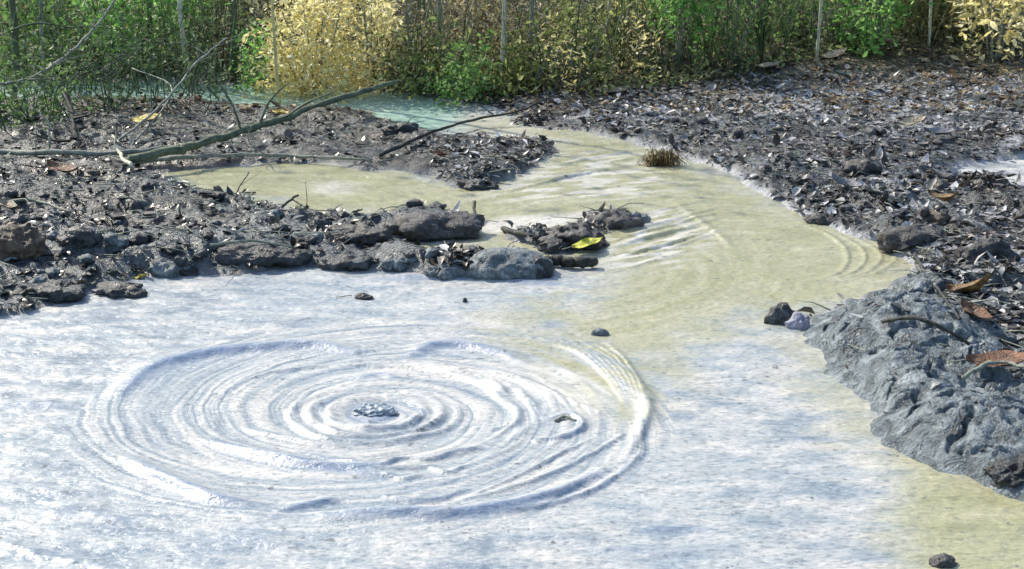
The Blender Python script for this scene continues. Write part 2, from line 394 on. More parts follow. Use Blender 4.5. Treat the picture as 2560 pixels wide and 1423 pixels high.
M_FOLD = clod_material('smooth_grey_mud', (.02, .03, .036), (.14, .18, .195), (.36, .41, .43), .30, .8)
M_CLOD_BLUE = clod_material('blue_grey_mud_crust', (.03, .042, .05), (.125, .16, .175), (.32, .37, .38))
M_CLOD_DARK = clod_material('dark_wet_mud_crust', (.008, .011, .012), (.03, .037, .04), (.10, .115, .12), .4)
M_CLOD_GREY = clod_material('grey_brown_mud_crust', (.014, .014, .013), (.058, .056, .054), (.19, .18, .175))
M_CLOD_PALE = clod_material('pale_lavender_mud', (.22, .22, .27), (.40, .40, .48), (.60, .60, .66))
M_CLOD_BROWN = clod_material('brown_mud_crust', (.03, .022, .014), (.10, .075, .05), (.22, .18, .12))

# ------------------------------------------------------------------ setting: ground
def persp_grid(y0, y1, ny, half0, half1, nx, pw=1.0):
    """sheet whose rows spread out with distance"""
    t = np.linspace(0, 1, ny); y = y0 * (y1 / y0) ** t
    half = half0 + (half1 - half0) * (y - y0) / (y1 - y0)
    s = np.linspace(-1, 1, nx); s = np.sign(s) * (np.abs(s) * .55 + .45 * np.abs(s) ** 3)
    X = half[:, None] * s[None]; Y = np.repeat(y[:, None], nx, 1)
    i = np.arange(ny - 1)[:, None] * nx; j = np.arange(nx - 1)[None]
    q = np.stack([i + j, i + j + 1, i + nx + j + 1, i + nx + j], -1).reshape(-1, 4)
    return X.ravel(), Y.ravel(), q
def px_mask(x, y, poly, soft, warp=.04):
    p = world_poly(poly)
    return sst(-soft, soft, seg_sd(x + warp * fbm(x * 6, y * 6, 3), y + warp * 2 * fbm(x * 5 + 9, y * 5, 3), p))

X, Y, Q = persp_grid(1.6, 16, 900, 2.2, 9, 900)
SD = land_sd(X, Y); Z = land_h(X, Y, SD)
greym = np.maximum(px_mask(X, Y, [(1960,830),(2100,740),(2330,720),(2420,850),(2600,900),(3000,1000),(3000,1500),(2560,1280),(2230,1140),(2100,960)], .06),
                   .6 * px_mask(X, Y, [(-300,900),(-300,680),(400,600),(800,560),(1380,600),(1400,700),(700,690),(200,760)], .08))
soilm = sst(8.3, 9.2, Y + .3 * pn(X * 2, Y * 2) - .35 * sst(.5, 2, X))
rim = np.clip(1 - SD / .05, 0, 1) * sst(.2, .9, X) * (Y > 4.6) * .9 + .35 * np.clip(1 - SD / .03, 0, 1)
silt = px_mask(X, Y, [(1350,260),(1900,235),(2600,225),(3000,330),(2600,400),(2300,370),(1900,330),(1500,310)], .25, .3) * sst(-.05, .22, fbm(X * 4, Y * 4 + 8, 4))
silt = np.maximum(silt, .7 * sst(.05, .4, fbm(X * 3 + 5, Y * 3, 4)) * sst(.6, 1.4, X) * (Y < 9) * (SD > 0))
rim = np.maximum(rim, .9 * silt)
gm = mk_mesh('ground', np.stack([X, Y, Z], 1), Q, True, M_GROUND, {'greymud': greym, 'soil': soilm, 'rim': np.clip(rim, 0, 1)})
tag(link('ground', gm), 'muddy bank', None, None, 'structure')
# wide land beyond, one sheet to the horizon
def far_ground():
    bm = bmesh.new(); r = [(-9.2, 1.6), (-9.2, 15.9), (9.2, 15.9), (9.2, 1.6)]
    ang = np.linspace(0, 2 * np.pi, 48, endpoint=False); vs = []
    for k, rr in enumerate((3.0, 8.6, 16, 30, 60, 140, 300)):
        ring = [bm.verts.new((rr * math.cos(a) * (1 if k > 1 else .9), 5 + rr * math.sin(a), -.16 if k < 2 else -.2 + .0)) for a in ang]; vs.append(ring)
    for v in bm.verts:
        d = math.hypot(v.co.x, v.co.y - 5); v.co.z = -.16 if d < 12 else -.16 + .17 * min(d - 12, 40) * max(0, min(1, (v.co.y - 4) / 10))
    for k in range(len(vs) - 1):
        for i in range(48): bm.faces.new((vs[k][i], vs[k][(i + 1) % 48], vs[k + 1][(i + 1) % 48], vs[k + 1][i]))
    bm.faces.new(vs[0]); me = bpy.data.meshes.new('far_ground'); bm.to_mesh(me); bm.free()
    me.materials.append(M_GROUND); return me
tag(link('terrain', far_ground()), 'land around the mud spring', None, None, 'structure')

# ------------------------------------------------------------------ setting: the mud (pool, flow, stream)
X, Y, Q = persp_grid(1.7, 10.2, 1050, 1.35, 4.2, 1150)
PXx, PXy = to_px(X, Y, 0)
C0 = P(940, 1030)
def mud_height(X, Y):
    wx = X + .012 * fbm(X * 7, Y * 7, 3); wy = Y + .012 * fbm(X * 7 + 30, Y * 7, 3)
    dx, dy = wx - C0[0], wy - C0[1]; r = np.hypot(dx, dy); th = np.arctan2(dy, dx)
    h = np.zeros_like(X)
    sub = r < .85
    rr, tt = r[sub], th[sub]; hs = np.zeros_like(rr)
    ct, st = np.cos(tt), np.sin(tt)
    for i, (ri, wi, ai) in enumerate([(.080, .010, .004), (.118, .015, .020), (.162, .013, .017), (.200, .011, .012), (.232, .010, .002), (.268, .010, .002),
                                      (.305, .010, .002), (.345, .012, .010), (.378, .009, .007), (.408, .009, .005), (.440, .009, .003), (.475, .010, .003),
                                      (.515, .010, .003), (.555, .010, .003), (.595, .013, .003), (.630, .013, .005), (.658, .013, .005), (.684, .011, .002)]):
        am = .55 + .9 * np.clip(.5 + 1.0 * fbm(ct * 1.3 + i * 7.1, st * 1.3 + i * 3.7, 2), 0, 1)
        if ri < .22: am = am * (.40 + .65 * np.clip(.45 - st, 0, 1))
        else: am = am * (.18 + .82 * sst(-.85, .15, ct)) * (.25 + .9 * sst(-.25, .2, fbm(ct * 1.7 + i * 5.3, st * 1.7 - i * 2.9, 2)))
        off = rr - ri * (1 + .040 * pn(ct * 1.2 + i * .35, st * 1.2 - i * .3))
        u = off / (wi * 1.25)
        hs += .9 * ai * am * np.exp(-np.where(u < 0, u * .75, u * 1.05) ** 2)
    hs -= .012 * np.exp(-(rr / .20) ** 2)
    hs += .010 * np.exp(-(rr / .055) ** 2)
    
    h[sub] = hs
    return h, r
H, RR = mud_height(X, Y)
slate = np.zeros_like(X)  # painted sky blue on near sides of folds, plus the dark centre
def stroke(pts, wpx, amp, sky_tint=0., sharp=1.0):
    """a fold of mud along a line: soft crest with a steeper near side"""
    global H, slate
    L = smooth_line([P(*p)[:2] for p in pts], 5); wd = wpx * mpp(*pts[len(pts) // 2])
    lo, hi = L.min(0) - 5 * wd, L.max(0) + 5 * wd
    m = (X > lo[0]) & (X < hi[0]) & (Y > lo[1]) & (Y < hi[1]); ix = np.nonzero(m)[0]
    if not len(ix): return
    x = X[ix] + .2 * wd * fbm(X[ix] * 8, Y[ix] * 8, 2); y = Y[ix] + .45 * wd * fbm(X[ix] * 6 + 7, Y[ix] * 6, 2)
    best = np.full(len(ix), 1e9); tt = np.zeros(len(ix)); sg = np.ones(len(ix))
    for k in range(len(L) - 1):
        a, e = L[k], L[k + 1] - L[k]; l2 = e @ e + 1e-12
        t = np.clip(((x - a[0]) * e[0] + (y - a[1]) * e[1]) / l2, 0, 1)
        ddx, ddy = x - a[0] - t * e[0], y - a[1] - t * e[1]; d = np.hypot(ddx, ddy)
        u = d < best; best[u] = d[u]; tt[u] = (k + t[u]) / (len(L) - 1)
        sg[u] = np.sign(ddy[u])
    sd = best * sg; taper = np.clip(np.sin(np.pi * np.clip(tt, .02, .98)), 0, 1) ** .38
    prof = np.exp(-np.where(sd < 0, (sd / (wd * .85 / sharp)) ** 2, (sd / (wd * 1.5)) ** 2))
    H[ix] += amp * .8 * taper * prof
    if sky_tint: slate[ix] = np.maximum(slate[ix], 2.0 * sky_tint * taper * np.exp(-((sd + wd * .35) / (wd * .95)) ** 2) * (.85 + .4 * fbm(X[ix] * 30, Y[ix] * 60, 2)))  # paints reflected sky and shade on the near slope
# broad folds round the spring, blue sky reflection painted on their near sides
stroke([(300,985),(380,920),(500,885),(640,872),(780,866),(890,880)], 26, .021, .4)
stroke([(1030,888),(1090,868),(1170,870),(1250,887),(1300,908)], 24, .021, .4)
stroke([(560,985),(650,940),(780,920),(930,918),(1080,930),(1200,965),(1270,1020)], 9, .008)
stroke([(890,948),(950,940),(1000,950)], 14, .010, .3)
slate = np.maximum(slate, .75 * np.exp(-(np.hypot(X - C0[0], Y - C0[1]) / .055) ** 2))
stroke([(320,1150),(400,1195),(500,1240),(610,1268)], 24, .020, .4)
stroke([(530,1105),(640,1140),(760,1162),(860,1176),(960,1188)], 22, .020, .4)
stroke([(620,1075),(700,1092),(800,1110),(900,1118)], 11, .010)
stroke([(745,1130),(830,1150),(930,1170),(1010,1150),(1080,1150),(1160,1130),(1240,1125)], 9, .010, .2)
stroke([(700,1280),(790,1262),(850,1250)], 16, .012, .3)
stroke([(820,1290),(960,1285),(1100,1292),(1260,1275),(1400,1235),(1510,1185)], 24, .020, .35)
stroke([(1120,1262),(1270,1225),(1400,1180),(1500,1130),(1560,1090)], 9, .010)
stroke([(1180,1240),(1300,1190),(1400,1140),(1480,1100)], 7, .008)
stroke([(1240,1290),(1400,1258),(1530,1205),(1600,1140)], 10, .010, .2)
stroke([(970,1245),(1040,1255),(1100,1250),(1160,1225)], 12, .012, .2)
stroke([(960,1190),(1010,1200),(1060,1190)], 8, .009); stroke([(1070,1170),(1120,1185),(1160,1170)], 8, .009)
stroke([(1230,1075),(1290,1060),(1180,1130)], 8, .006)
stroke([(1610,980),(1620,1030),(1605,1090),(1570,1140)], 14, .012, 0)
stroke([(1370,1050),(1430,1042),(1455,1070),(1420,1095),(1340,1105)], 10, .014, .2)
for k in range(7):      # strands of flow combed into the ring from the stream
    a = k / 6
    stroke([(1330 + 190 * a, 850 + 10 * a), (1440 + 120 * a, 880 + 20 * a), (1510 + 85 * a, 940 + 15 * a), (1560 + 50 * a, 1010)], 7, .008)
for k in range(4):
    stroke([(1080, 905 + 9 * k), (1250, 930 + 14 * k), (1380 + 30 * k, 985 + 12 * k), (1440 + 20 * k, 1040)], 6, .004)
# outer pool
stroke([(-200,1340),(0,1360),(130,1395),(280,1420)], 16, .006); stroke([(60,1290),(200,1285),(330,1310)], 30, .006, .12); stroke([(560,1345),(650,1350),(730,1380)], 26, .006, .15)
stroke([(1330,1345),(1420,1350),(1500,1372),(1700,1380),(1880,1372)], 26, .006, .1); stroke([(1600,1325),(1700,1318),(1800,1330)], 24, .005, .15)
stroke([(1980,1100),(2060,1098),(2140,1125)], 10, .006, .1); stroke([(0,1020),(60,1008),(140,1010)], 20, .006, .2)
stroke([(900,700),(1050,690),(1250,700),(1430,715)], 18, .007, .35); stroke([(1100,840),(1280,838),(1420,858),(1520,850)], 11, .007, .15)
# flow: standing ripples and the wrinkles in the right-hand lobe
U = RNG.uniform
for k in range(26):
    a = U(0, 1); b0 = U(0, .35); b1 = U(.65, 1.15); q = [(1480 + 40 * a, 695 - 140 * a), (1590 + 25 * a, 672 - 150 * a), (1700, 640 - 135 * a), (1810 - 20 * a, 592 - 105 * a)]
    L_ = smooth_line(q, 6)[int(18 * b0):int(18 * b1) + 1] + np.array([0, U(-5, 5)]); stroke([tuple(v) for v in L_], U(4, 9), U(.003, .008))
for k in range(24):
    a = U(0, 1); b0 = U(0, .5); b1 = U(.6, 1.15); q = [(1220 + 150 * a, 496 - 110 * a), (1330 + 120 * a, 472 - 102 * a), (1460 + 100 * a, 440 - 85 * a), (1640 - 20 * a, 408 - 60 * a)]
    L_ = smooth_line(q, 6)[int(18 * b0):int(18 * b1) + 1] + np.array([0, U(-5, 5)]); stroke([tuple(v) for v in L_], U(3.5, 7), U(.003, .006))
for k in range(10): x0 = U(1180, 1500); y0 = U(495, 560); stroke([(x0, y0), (x0 + 110, y0 - U(4, 12)), (x0 + 240, y0 - U(12, 26))], U(3, 6), .004)
for k, dx in enumerate((0, 45, 85, 120)):
    stroke([(2000 + dx * .5, 556 + 3 * k), (2075 + dx * .7, 590 + 2 * k), (2118 + dx, 635 + 3 * k), (2105 + dx * .8, 680), (2040 + dx * .5, 705)], 5 + (k == 0) * 2, .007 - .001 * k, 0)
stroke([(1690,510),(1740,550),(1800,590),(1830,620)], 12, .008)
OUT = .25 + .75 * sst(.60, .8, RR)
H += .007 * fbm(X * 1.6, Y * 1.6, 2) + (.005 * fbm(X * 7, Y * 11, 3) + .0032 * fbm(X * 24, Y * 40, 3)) * OUT
# streak pattern: scum drawn out by the turning rings and by the flow
def sheared(cx, cy, rmax, A, fx, fy, ox):
    dx, dy = X - cx + .01 * pn(X * 9, Y * 9), Y - cy + .01 * pn(X * 9 + 5, Y * 9); r = np.maximum(np.hypot(dx, dy), .012); ph = np.where(r < rmax, A * np.log(r / rmax), 0)
    c, s_ = np.cos(ph), np.sin(ph); a, b = c * dx - s_ * dy, s_ * dx + c * dy
    return fbm(a * fx + ox, b * fy - ox, 4, .6)
C1 = P(1470, 640)
S1 = sheared(C0[0], C0[1], .72, 5.0, 5.5, 13.0, 3.1); S2 = sheared(C1[0], C1[1], 1.5, 1.6, 2.6, 13.0, 11.7)

olive = np.maximum.reduce([
    px_mask(X, Y, [(1200,290),(1450,318),(1700,380),(2000,520),(2320,620),(2320,740),(2030,810),(2030,880),(2160,1000),(2200,1100),(2150,1090),(2080,960),(2010,880),(1960,830),(1850,795),(1700,880),(1640,930),(1560,905),(1460,850),(1290,800),(1300,765),(1470,760),(1500,700),(1470,640),(1300,640),(940,650),(940,590),(1190,590),(1200,555),(900,560),(560,510),(340,440),(450,395),(830,400),(1100,430),(1240,450),(1380,360),(1150,330)], .19, .16),
    1.0 * px_mask(X, Y, [(2230,1125),(2350,1170),(2700,1260),(2700,1600),(2300,1600),(2240,1400),(2230,1250)], .09, .08),
    np.clip(.75 * px_mask(X, Y, [(1180,830),(1480,830),(1650,900),(1640,1030),(1560,1060),(1470,1010),(1380,930),(1250,880)], .12, .05) * (.75 + 1.6 * fbm((np.hypot(X - C0[0], Y - C0[1])) * 26, np.arctan2(Y - C0[1], X - C0[0]) * 2.5, 2)), 0, 1)])
streak = .5 + (.80 + .2 * (RR < .72)) * (S1 * (1 - olive) + S2 * .45 * olive)
streak = streak + .10 * sst(.1, .6, (X - C0[0])) * sst(.75, .55, RR) - .15 * sst(-.1, -.9, X) - .05 * sst(3.6, 3.0, Y)
olive = np.clip(olive + 4.2 * (streak - .5) * olive * (1 - olive), 0, 1)
H += .0020 * (streak - .5) * (RR < .8)
foam_glint = np.clip(px_mask(X, Y, [(1480,690),(1520,600),(1620,520),(1700,530),(1780,590),(1700,660)], .1) * sst(-.15, .2, pn(X * 7 + Y * 3, Y * 20 - X * 14)) * .95  # pale streaks: highlights on the flow ripples painted as colour
     + px_mask(X, Y, [(1200,500),(1400,380),(1600,385),(1700,480),(1500,500)], .12) * sst(-.15, .2, pn(X * 5 + Y * 2, Y * 16 - X * 8)) * .85
     + px_mask(X, Y, [(1190,545),(1400,535),(1480,525),(1440,560),(1300,590),(1200,585)], .06) * 1.0
     + px_mask(X, Y, [(780,455),(890,458),(880,485),(790,480)], .10) * .9
     + px_mask(X, Y, [(1280,910),(1440,930),(1560,1000),(1480,1040),(1380,1000),(1290,960)], .06) * .55  # cream glare right of the ring centre, painted in
     + px_mask(X, Y, [(1150,262),(1240,268),(1280,300),(1400,350),(1200,330)], .12) * .55
     + px_mask(X, Y, [(2380,405),(2700,405),(2700,455),(2400,450)], .2) * .6
     + px_mask(X, Y, [(900,1125),(1150,1115),(1180,1140),(1000,1160)], .04) * .5, 0, 1)
teal = np.clip(px_mask(X, Y, [(-900,190),(250,190),(850,225),(1060,235),(1160,270),(1110,345),(950,320),(900,285),(-900,270)], .12), 0, 1)
mm = mk_mesh('mud_pool', np.stack([X, Y, H], 1), Q, True, M_MUD, {'streak': np.clip(streak, 0, 1), 'olive': np.clip(olive, 0, 1), 'foam_glint': foam_glint, 'teal': teal, 'slate': np.clip(slate, 0, 1)})
tag(link('mud_pool', mm), 'grey mud pool with rings and its olive overflow', None, None, 'structure')

# ------------------------------------------------------------------ litter on the banks (nobody could count it)
def scatter(n, region, dens=None, jitter=True):
    """random ground points seen in a box of photo pixels, denser where dens says"""
    out = []
    while sum(map(len, out)) < n:
        px = RNG.uniform(region[0], region[2], 4000); py = RNG.uniform(region[1], region[3], 4000)
        a = np.array([P(i, j)[:2] for i, j in zip(px, py)])
        sd = land_sd(a[:, 0], a[:, 1]); k = sd > .012
        if dens is not None: k &= RNG.random(4000) < dens(px, py, a[:, 0], a[:, 1], sd)
        out.append(a[k])
    a = np.vstack(out)[:n]; z = land_h(a[:, 0], a[:, 1]); return np.column_stack([a, z])
def litter(name, n, region, mat, size, label, dens=None, up=.84, lift=.006, aspect=.55, curl=.45):
    p = scatter(n, region, dens); p[:, 2] += lift * RNG.random(len(p)); m = Mesh()
    s = size[0] + (size[1] - size[0]) * RNG.random(len(p)) ** 2.6
    m.leaves(p, s, up, aspect, curl); o = m.build(name, mat); tag(o, label, None, None, 'stuff'); return o
notgrey = lambda px, py, x, y, sd: np.where((px > 1960) & (py > 730) & (px + 1.0 * (1000 - py) < 2560), .02, 1.0)
clumpy = lambda px, py, x, y, sd: np.where(fbm(x * 3.1, y * 3.1, 3) > -.05, 1.0, .28)
litter('leaf_litter', 19000, (1100, 140, 2900, 1250), M_LITTER, (.012, .058), 'grey muddied dead leaves over the right bank', lambda *a: notgrey(*a) * clumpy(*a))
M_LITTER_PALE = leaf_material('pale_silted_leaves', [(0, (.14, .14, .145)), (.5, (.38, .38, .39)), (1, (.68, .68, .68))], .1, .4)
litter('leaf_litter', 5500, (1100, 200, 2900, 900), M_LITTER_PALE, (.012, .06), 'pale silted leaves among the litter of the right bank', lambda px, py, x, y, sd: notgrey(px, py, x, y, sd) * np.where((py < 330) & (px > 1350), 1.0, .35) * np.where(fbm(x * 4, y * 4 + 8, 3) > -.05, 1, .25))
litter('leaf_litter', 10500, (-1100, 235, 1400, 850), M_LITTER_DARK, (.010, .055), 'dark wet leaf debris over the left bank', clumpy)
litter('leaf_litter', 9000, (-500, 60, 3000, 300), M_LITTER_DRY, (.02, .06), 'dry brown leaves at the foot of the thicket')
def twigs_stuff():
    p = scatter(1500, (-400, 240, 2900, 1200), notgrey); m = Mesh()
    for q in p:
        a = RNG.random() * 6.28; L = RNG.uniform(.03, .14); d = np.array((math.cos(a), math.sin(a), RNG.normal(0, .12))) * L
        m.tube([q + (0, 0, .006), q + d * .5 + RNG.normal(0, .006, 3) + (0, 0, .010), q + d + (0, 0, .008)], .0022, .0012, 4)
    tag(m.build('twig_litter', M_BARK_GREY), 'small broken twigs strewn through the leaf litter', None, None, 'stuff')
twigs_stuff()

# ------------------------------------------------------------------ clods and stones
_ico = {}
def ico(sub):
    if sub not in _ico:
        bm = bmesh.new(); bmesh.ops.create_icosphere(bm, subdivisions=sub, radius=1)
        _ico[sub] = (np.array([v.co[:] for v in bm.verts]), np.array([[v.index for v in f.verts] for f in bm.faces])); bm.free()
    return _ico[sub]
def clod_mesh(name, sx, sy, sz, seed, mat, rough=.25, dents=(), sub=5):
    v, f = ico(sub); v = v.copy(); out = np.empty_like(v); S = Vector((seed * 3.1, seed * 1.7, seed))
    mx_ = max(sx, sy, sz)
    for i, c in enumerate(v):
        q = Vector(c); q0 = q; q = Vector((c[0] * sx / mx_, c[1] * sy / mx_, c[2] * sz / mx_)) * 1.25
        d = 1 + rough * mnoise.fractal(q * 1.3 + S, 1, 2, 3) + rough * .45 * mnoise.fractal(q * 4 + S, .8, 2, 3) + rough * .10 * mnoise.noise(q * 16 + S)
        for dn, dr, dd in dents:
            d -= dd * math.exp(-((q0 - Vector(dn).normalized()).length / dr) ** 2)
        out[i] = c * d
    out *= (sx, sy, sz); return mk_mesh(name, out, f, True, mat)
def clod(px, py, wpx, hpx, name, label, cat, mat, depth=.8, seed=1, rough=.25, dents=(), rot=0, group=None, sub=4, sink=.35, z=None):
    """lump whose foot is seen at (px,py), wpx wide and hpx tall in the photo"""
    g = G(px, py); s = math.hypot(g[1], CAM_H) / fpx; w_ = wpx * s / 2; h_ = hpx * s / 1.1 * (.82 if wpx > 50 else 1); rough *= 1.25 if wpx > 50 and 'stone' not in name else 1
    me = clod_mesh(name, w_, w_ * depth, max(h_, .004), seed, mat, rough, dents, sub)
    o = link(name, me, None, (g[0], g[1] + w_ * depth * .55, (g[2] if z is None else z) + h_ * (.02 if sink > .5 else .1))); o.rotation_euler = (0, 0, rot)
    return tag(o, label, cat, group)
clod(1268, 690, 225, 72, 'mud_coated_stone', 'rounded blue grey mud coated stone at the pool edge with a dark right side', 'stone', M_CLOD_BLUE, .7, 3, .16, sub=5)
clod(1335, 690, 100, 56, 'stone', 'small dark brown wet stone tucked against the right side of the rounded blue grey stone', 'stone', M_CLOD_DARK, .8, 4, .2)
clod(1060, 588, 290, 58, 'mud_mound', 'grey brown humped mud mound between the upper pond and the small olive pool', 'mud mound', M_CLOD_GREY, .5, 5, .22, sub=5)
clod(890, 592, 190, 34, 'mud_mound', 'low ragged grey mound joining the left side of the humped mound', 'mud mound', M_CLOD_GREY, .5, 6, .3, sub=5)
clod(1535, 575, 120, 50, 'mud_clod', 'brown grey clod topping the small island in the flow', 'clod', M_CLOD_GREY, .8, 8, .28)
clod(1440, 612, 170, 48, 'mud_clod', 'grey muddy clod behind the bright yellow leaf', 'clod', M_CLOD_GREY, .7, 9, .3, sub=5)
clod(1385, 628, 75, 32, 'mud_clod', 'small dark rounded clod just left of the bright yellow leaf', 'clod', M_CLOD_DARK, .8, 10, .2)
clod(1592, 560, 60, 30, 'mud_clod', 'small speckled grey clod at the right tip of the island', 'clod', M_CLOD_BLUE, .7, 11, .3)
clod(1955, 812, 80, 66, 'stone', 'black wet stone standing in mud at the mouth of the flow', 'stone', M_CLOD_DARK, .8, 12, .25, z=-.005)
clod(1998, 822, 62, 46, 'mud_clod', 'pale lavender clod beside the black wet stone', 'clod', M_CLOD_PALE, .8, 13, .22, z=-.005)
def mud_bank():
    nx, ny = 560, 520; x = np.linspace(.62, 2.7, nx); y = np.linspace(2.75, 4.75, ny); X_, Y_ = np.meshgrid(x, y); X_, Y_ = X_.ravel(), Y_.ravel()
    sd = land_sd(X_, Y_); ms = mass_sd(X_, Y_); Z_ = land_h(X_, Y_, sd) + .004 * sst(-.02, .03, ms) - .03 * sst(-.025, -.06, ms)
    Z_ += .0035 * fbm(X_ * 60, Y_ * 60, 3) * (sd > 0)
    i = np.arange(ny - 1)[:, None] * nx; j = np.arange(nx - 1)[None]; q = np.stack([i + j, i + j + 1, i + nx + j + 1, i + nx + j], -1).reshape(-1, 4)
    keep = ((ms > -.05) & (sd > -.06))[q].all(1); q = q[keep]; u, inv = np.unique(q, return_inverse=True)
    o = link('mud_bank', mk_mesh('mud_bank', np.stack([X_, Y_, Z_], 1)[u] - (1.1, 3.9, 0), inv.reshape(q.shape), True, M_FOLD), None, (1.1, 3.9, 0))
    tag(o, 'slumped mass of wet blue grey mud with a dark hollow, right pool shore', 'mud bank')
mud_bank()
clod(2550, 1195, 150, 40, 'boulder', 'dark green grey lump low on the right edge of the slumped grey mud', 'boulder', M_CLOD_DARK, .7, 18, .34, sub=5, sink=.6)
clod(35, 640, 150, 92, 'boulder', 'brown mossy boulder cut by the left edge', 'boulder', M_CLOD_BROWN, .8, 20, .2, sub=5)
clod(357, 585, 115, 40, 'mud_clod', 'black clod lying in the middle of the left bank', 'clod', M_CLOD_DARK, .6, 21, .3)
clod(190, 610, 110, 46, 'mud_clod', 'black clod just right of the mossy boulder', 'clod', M_CLOD_DARK, .6, 22, .3)
clod(640, 655, 250, 44, 'mud_mound', 'dark blue mud mound behind the pool edge with a thin stick across it', 'mud mound', M_CLOD_DARK, .5, 23, .22, sub=5)
clod(420, 682, 130, 36, 'mud_clod', 'pale blue grey clod on the upper left rim of the pool', 'clod', M_CLOD_BLUE, .6, 24, .3)
clod(460, 684, 70, 24, 'mud_clod', 'small black clod right of the pale one on the upper left rim', 'clod', M_CLOD_DARK, .6, 25, .3)
clod(1010, 672, 110, 26, 'mud_clod', 'blue grey clod on the rim left of the rounded stone', 'clod', M_CLOD_BLUE, .6, 26, .35)
clod(1120, 692, 120, 34, 'mud_clod', 'pitted blue grey clod touching the left side of the rounded stone', 'clod', M_CLOD_BLUE, .6, 27, .3)
clod(870, 670, 130, 30, 'mud_clod', 'dark ragged clod on the rim in front of the low mound', 'clod', M_CLOD_DARK, .6, 28, .35)
clod(800, 580, 60, 40, 'mud_clod', 'black upright lump at the left end of the low mound', 'clod', M_CLOD_DARK, .7, 29, .3)
clod(1195, 472, 100, 26, 'mud_clod', 'flat black clod at the tip of the bank dividing the two flows', 'clod', M_CLOD_DARK, .6, 30, .35)
clod(1000, 335, 80, 24, 'mud_clod', 'dark clod at the edge of the teal stream', 'clod', M_CLOD_DARK, .6, 31, .35)
clod(908, 748, 46, 16, 'mud_clod', 'small dark lump floating alone in the white pool', 'clod', M_CLOD_GREY, .7, 32, .3, sub=4, z=-.004)
clod(1162, 756, 14, 11, 'mud_clod', 'tiny grey speck of mud right of the floating dark lump', 'clod', M_CLOD_GREY, .8, 33, .2, sub=2)
clod(1500, 838, 46, 16, 'pebble', 'small flat slate blue pebble where the flow meets the rings', 'pebble', M_CLOD_BLUE, .6, 34, .12, sub=3)
clod(2362, 1412, 66, 30, 'stone', 'dark stone poking out of olive mud at the bottom right', 'stone', M_CLOD_GREY, .8, 35, .2, sub=4, z=-.004)
clod(300, 740, 130, 34, 'mud_clod', 'dark crumbly clod on the far left pool edge', 'clod', M_CLOD_DARK, .6, 36, .35)
clod(120, 745, 170, 40, 'mud_mound', 'dark blue crumbling mud hump at the left end of the pool edge', 'mud mound', M_CLOD_DARK, .6, 37, .3, sub=5)
clod(2060, 560, 80, 26, 'mud_clod', 'pale clod on the upper edge of the olive lobe', 'clod', M_CLOD_GREY, .6, 38, .3)
clod(2290, 610, 160, 50, 'mud_clod', 'brown grey clod behind the tip of the olive lobe', 'clod', M_CLOD_GREY, .6, 39, .25)
clod(2480, 660, 140, 70, 'stone', 'dark green grey stone among leaves near the right edge', 'stone', M_CLOD_DARK, .7, 40, .3, sub=5)
clod(2160, 430, 90, 34, 'mud_clod', 'dark clod in the middle of the right litter slope', 'clod', M_CLOD_GREY, .7, 41, .3)
clod(2330, 560, 110, 34, 'mud_clod', 'brown curled clod above the tip of the olive lobe', 'clod', M_CLOD_BROWN, .6, 42, .3)

# loose crumbs nobody can tell apart
def crumbs(n, box, mat, label, group, smin, smax, seed0, dens=None):
    p = scatter(n, box, dens); base = [clod_mesh('mud_crumb', 1, .8, .7, seed0 + k, mat, .34, (), 3) for k in range(6)]
    for k, q in enumerate(p):
        r = RNG.uniform(smin, smax) ; o = link('mud_crumb', base[k % 6], None, (q[0], q[1], q[2] + r * .25)); o.scale = (r, r, r * RNG.uniform(.7, 1.1)); o.rotation_euler = (0, 0, RNG.random() * 6.28)
        tag(o, label, 'clod', group)
crumbs(50, (-100, 440, 1380, 760), M_CLOD_DARK, 'small loose crumb of dark mud on the left bank', 'crumbs on the left bank', .012, .038, 60)
crumbs(26, (0, 560, 1380, 760), M_CLOD_BLUE, 'small loose blue grey crumb near the left pool edge', 'blue grey crumbs at the left pool edge', .012, .030, 70)
crumbs(35, (1300, 300, 2560, 730), M_CLOD_GREY, 'small grey brown crumb loose in the litter of the right bank', 'crumbs on the right bank', .012, .035, 80)

# a swelling bubble at the heart of the rings
def bubble():
    g = P(940, 1024); v, f = ico(5); v = v.copy(); S = Vector((4, 4, 1))
    d = np.array([1 + .30 * mnoise.noise(Vector(c) * 2 + S) + .12 * mnoise.noise(Vector(c) * 5 + S) for c in v])
    z = np.array([1 + .7 * mnoise.noise(Vector(c) * 3.5 - S) for c in v])
    v = v * d[:, None] * (.050, .040, .012); v[:, 2] *= z
    mb = clod_material('bubble_mud', (.13, .18, .23), (.22, .28, .32), (.40, .44, .46), .38, .25)
    o = link('mud_bubble', mk_mesh('mud_bubble', v, f, True, mb), None, (g[0], g[1], -.003))
    tag(o, 'dark blue grey mud bubble at the centre of the rings', 'mud bubble')
bubble()

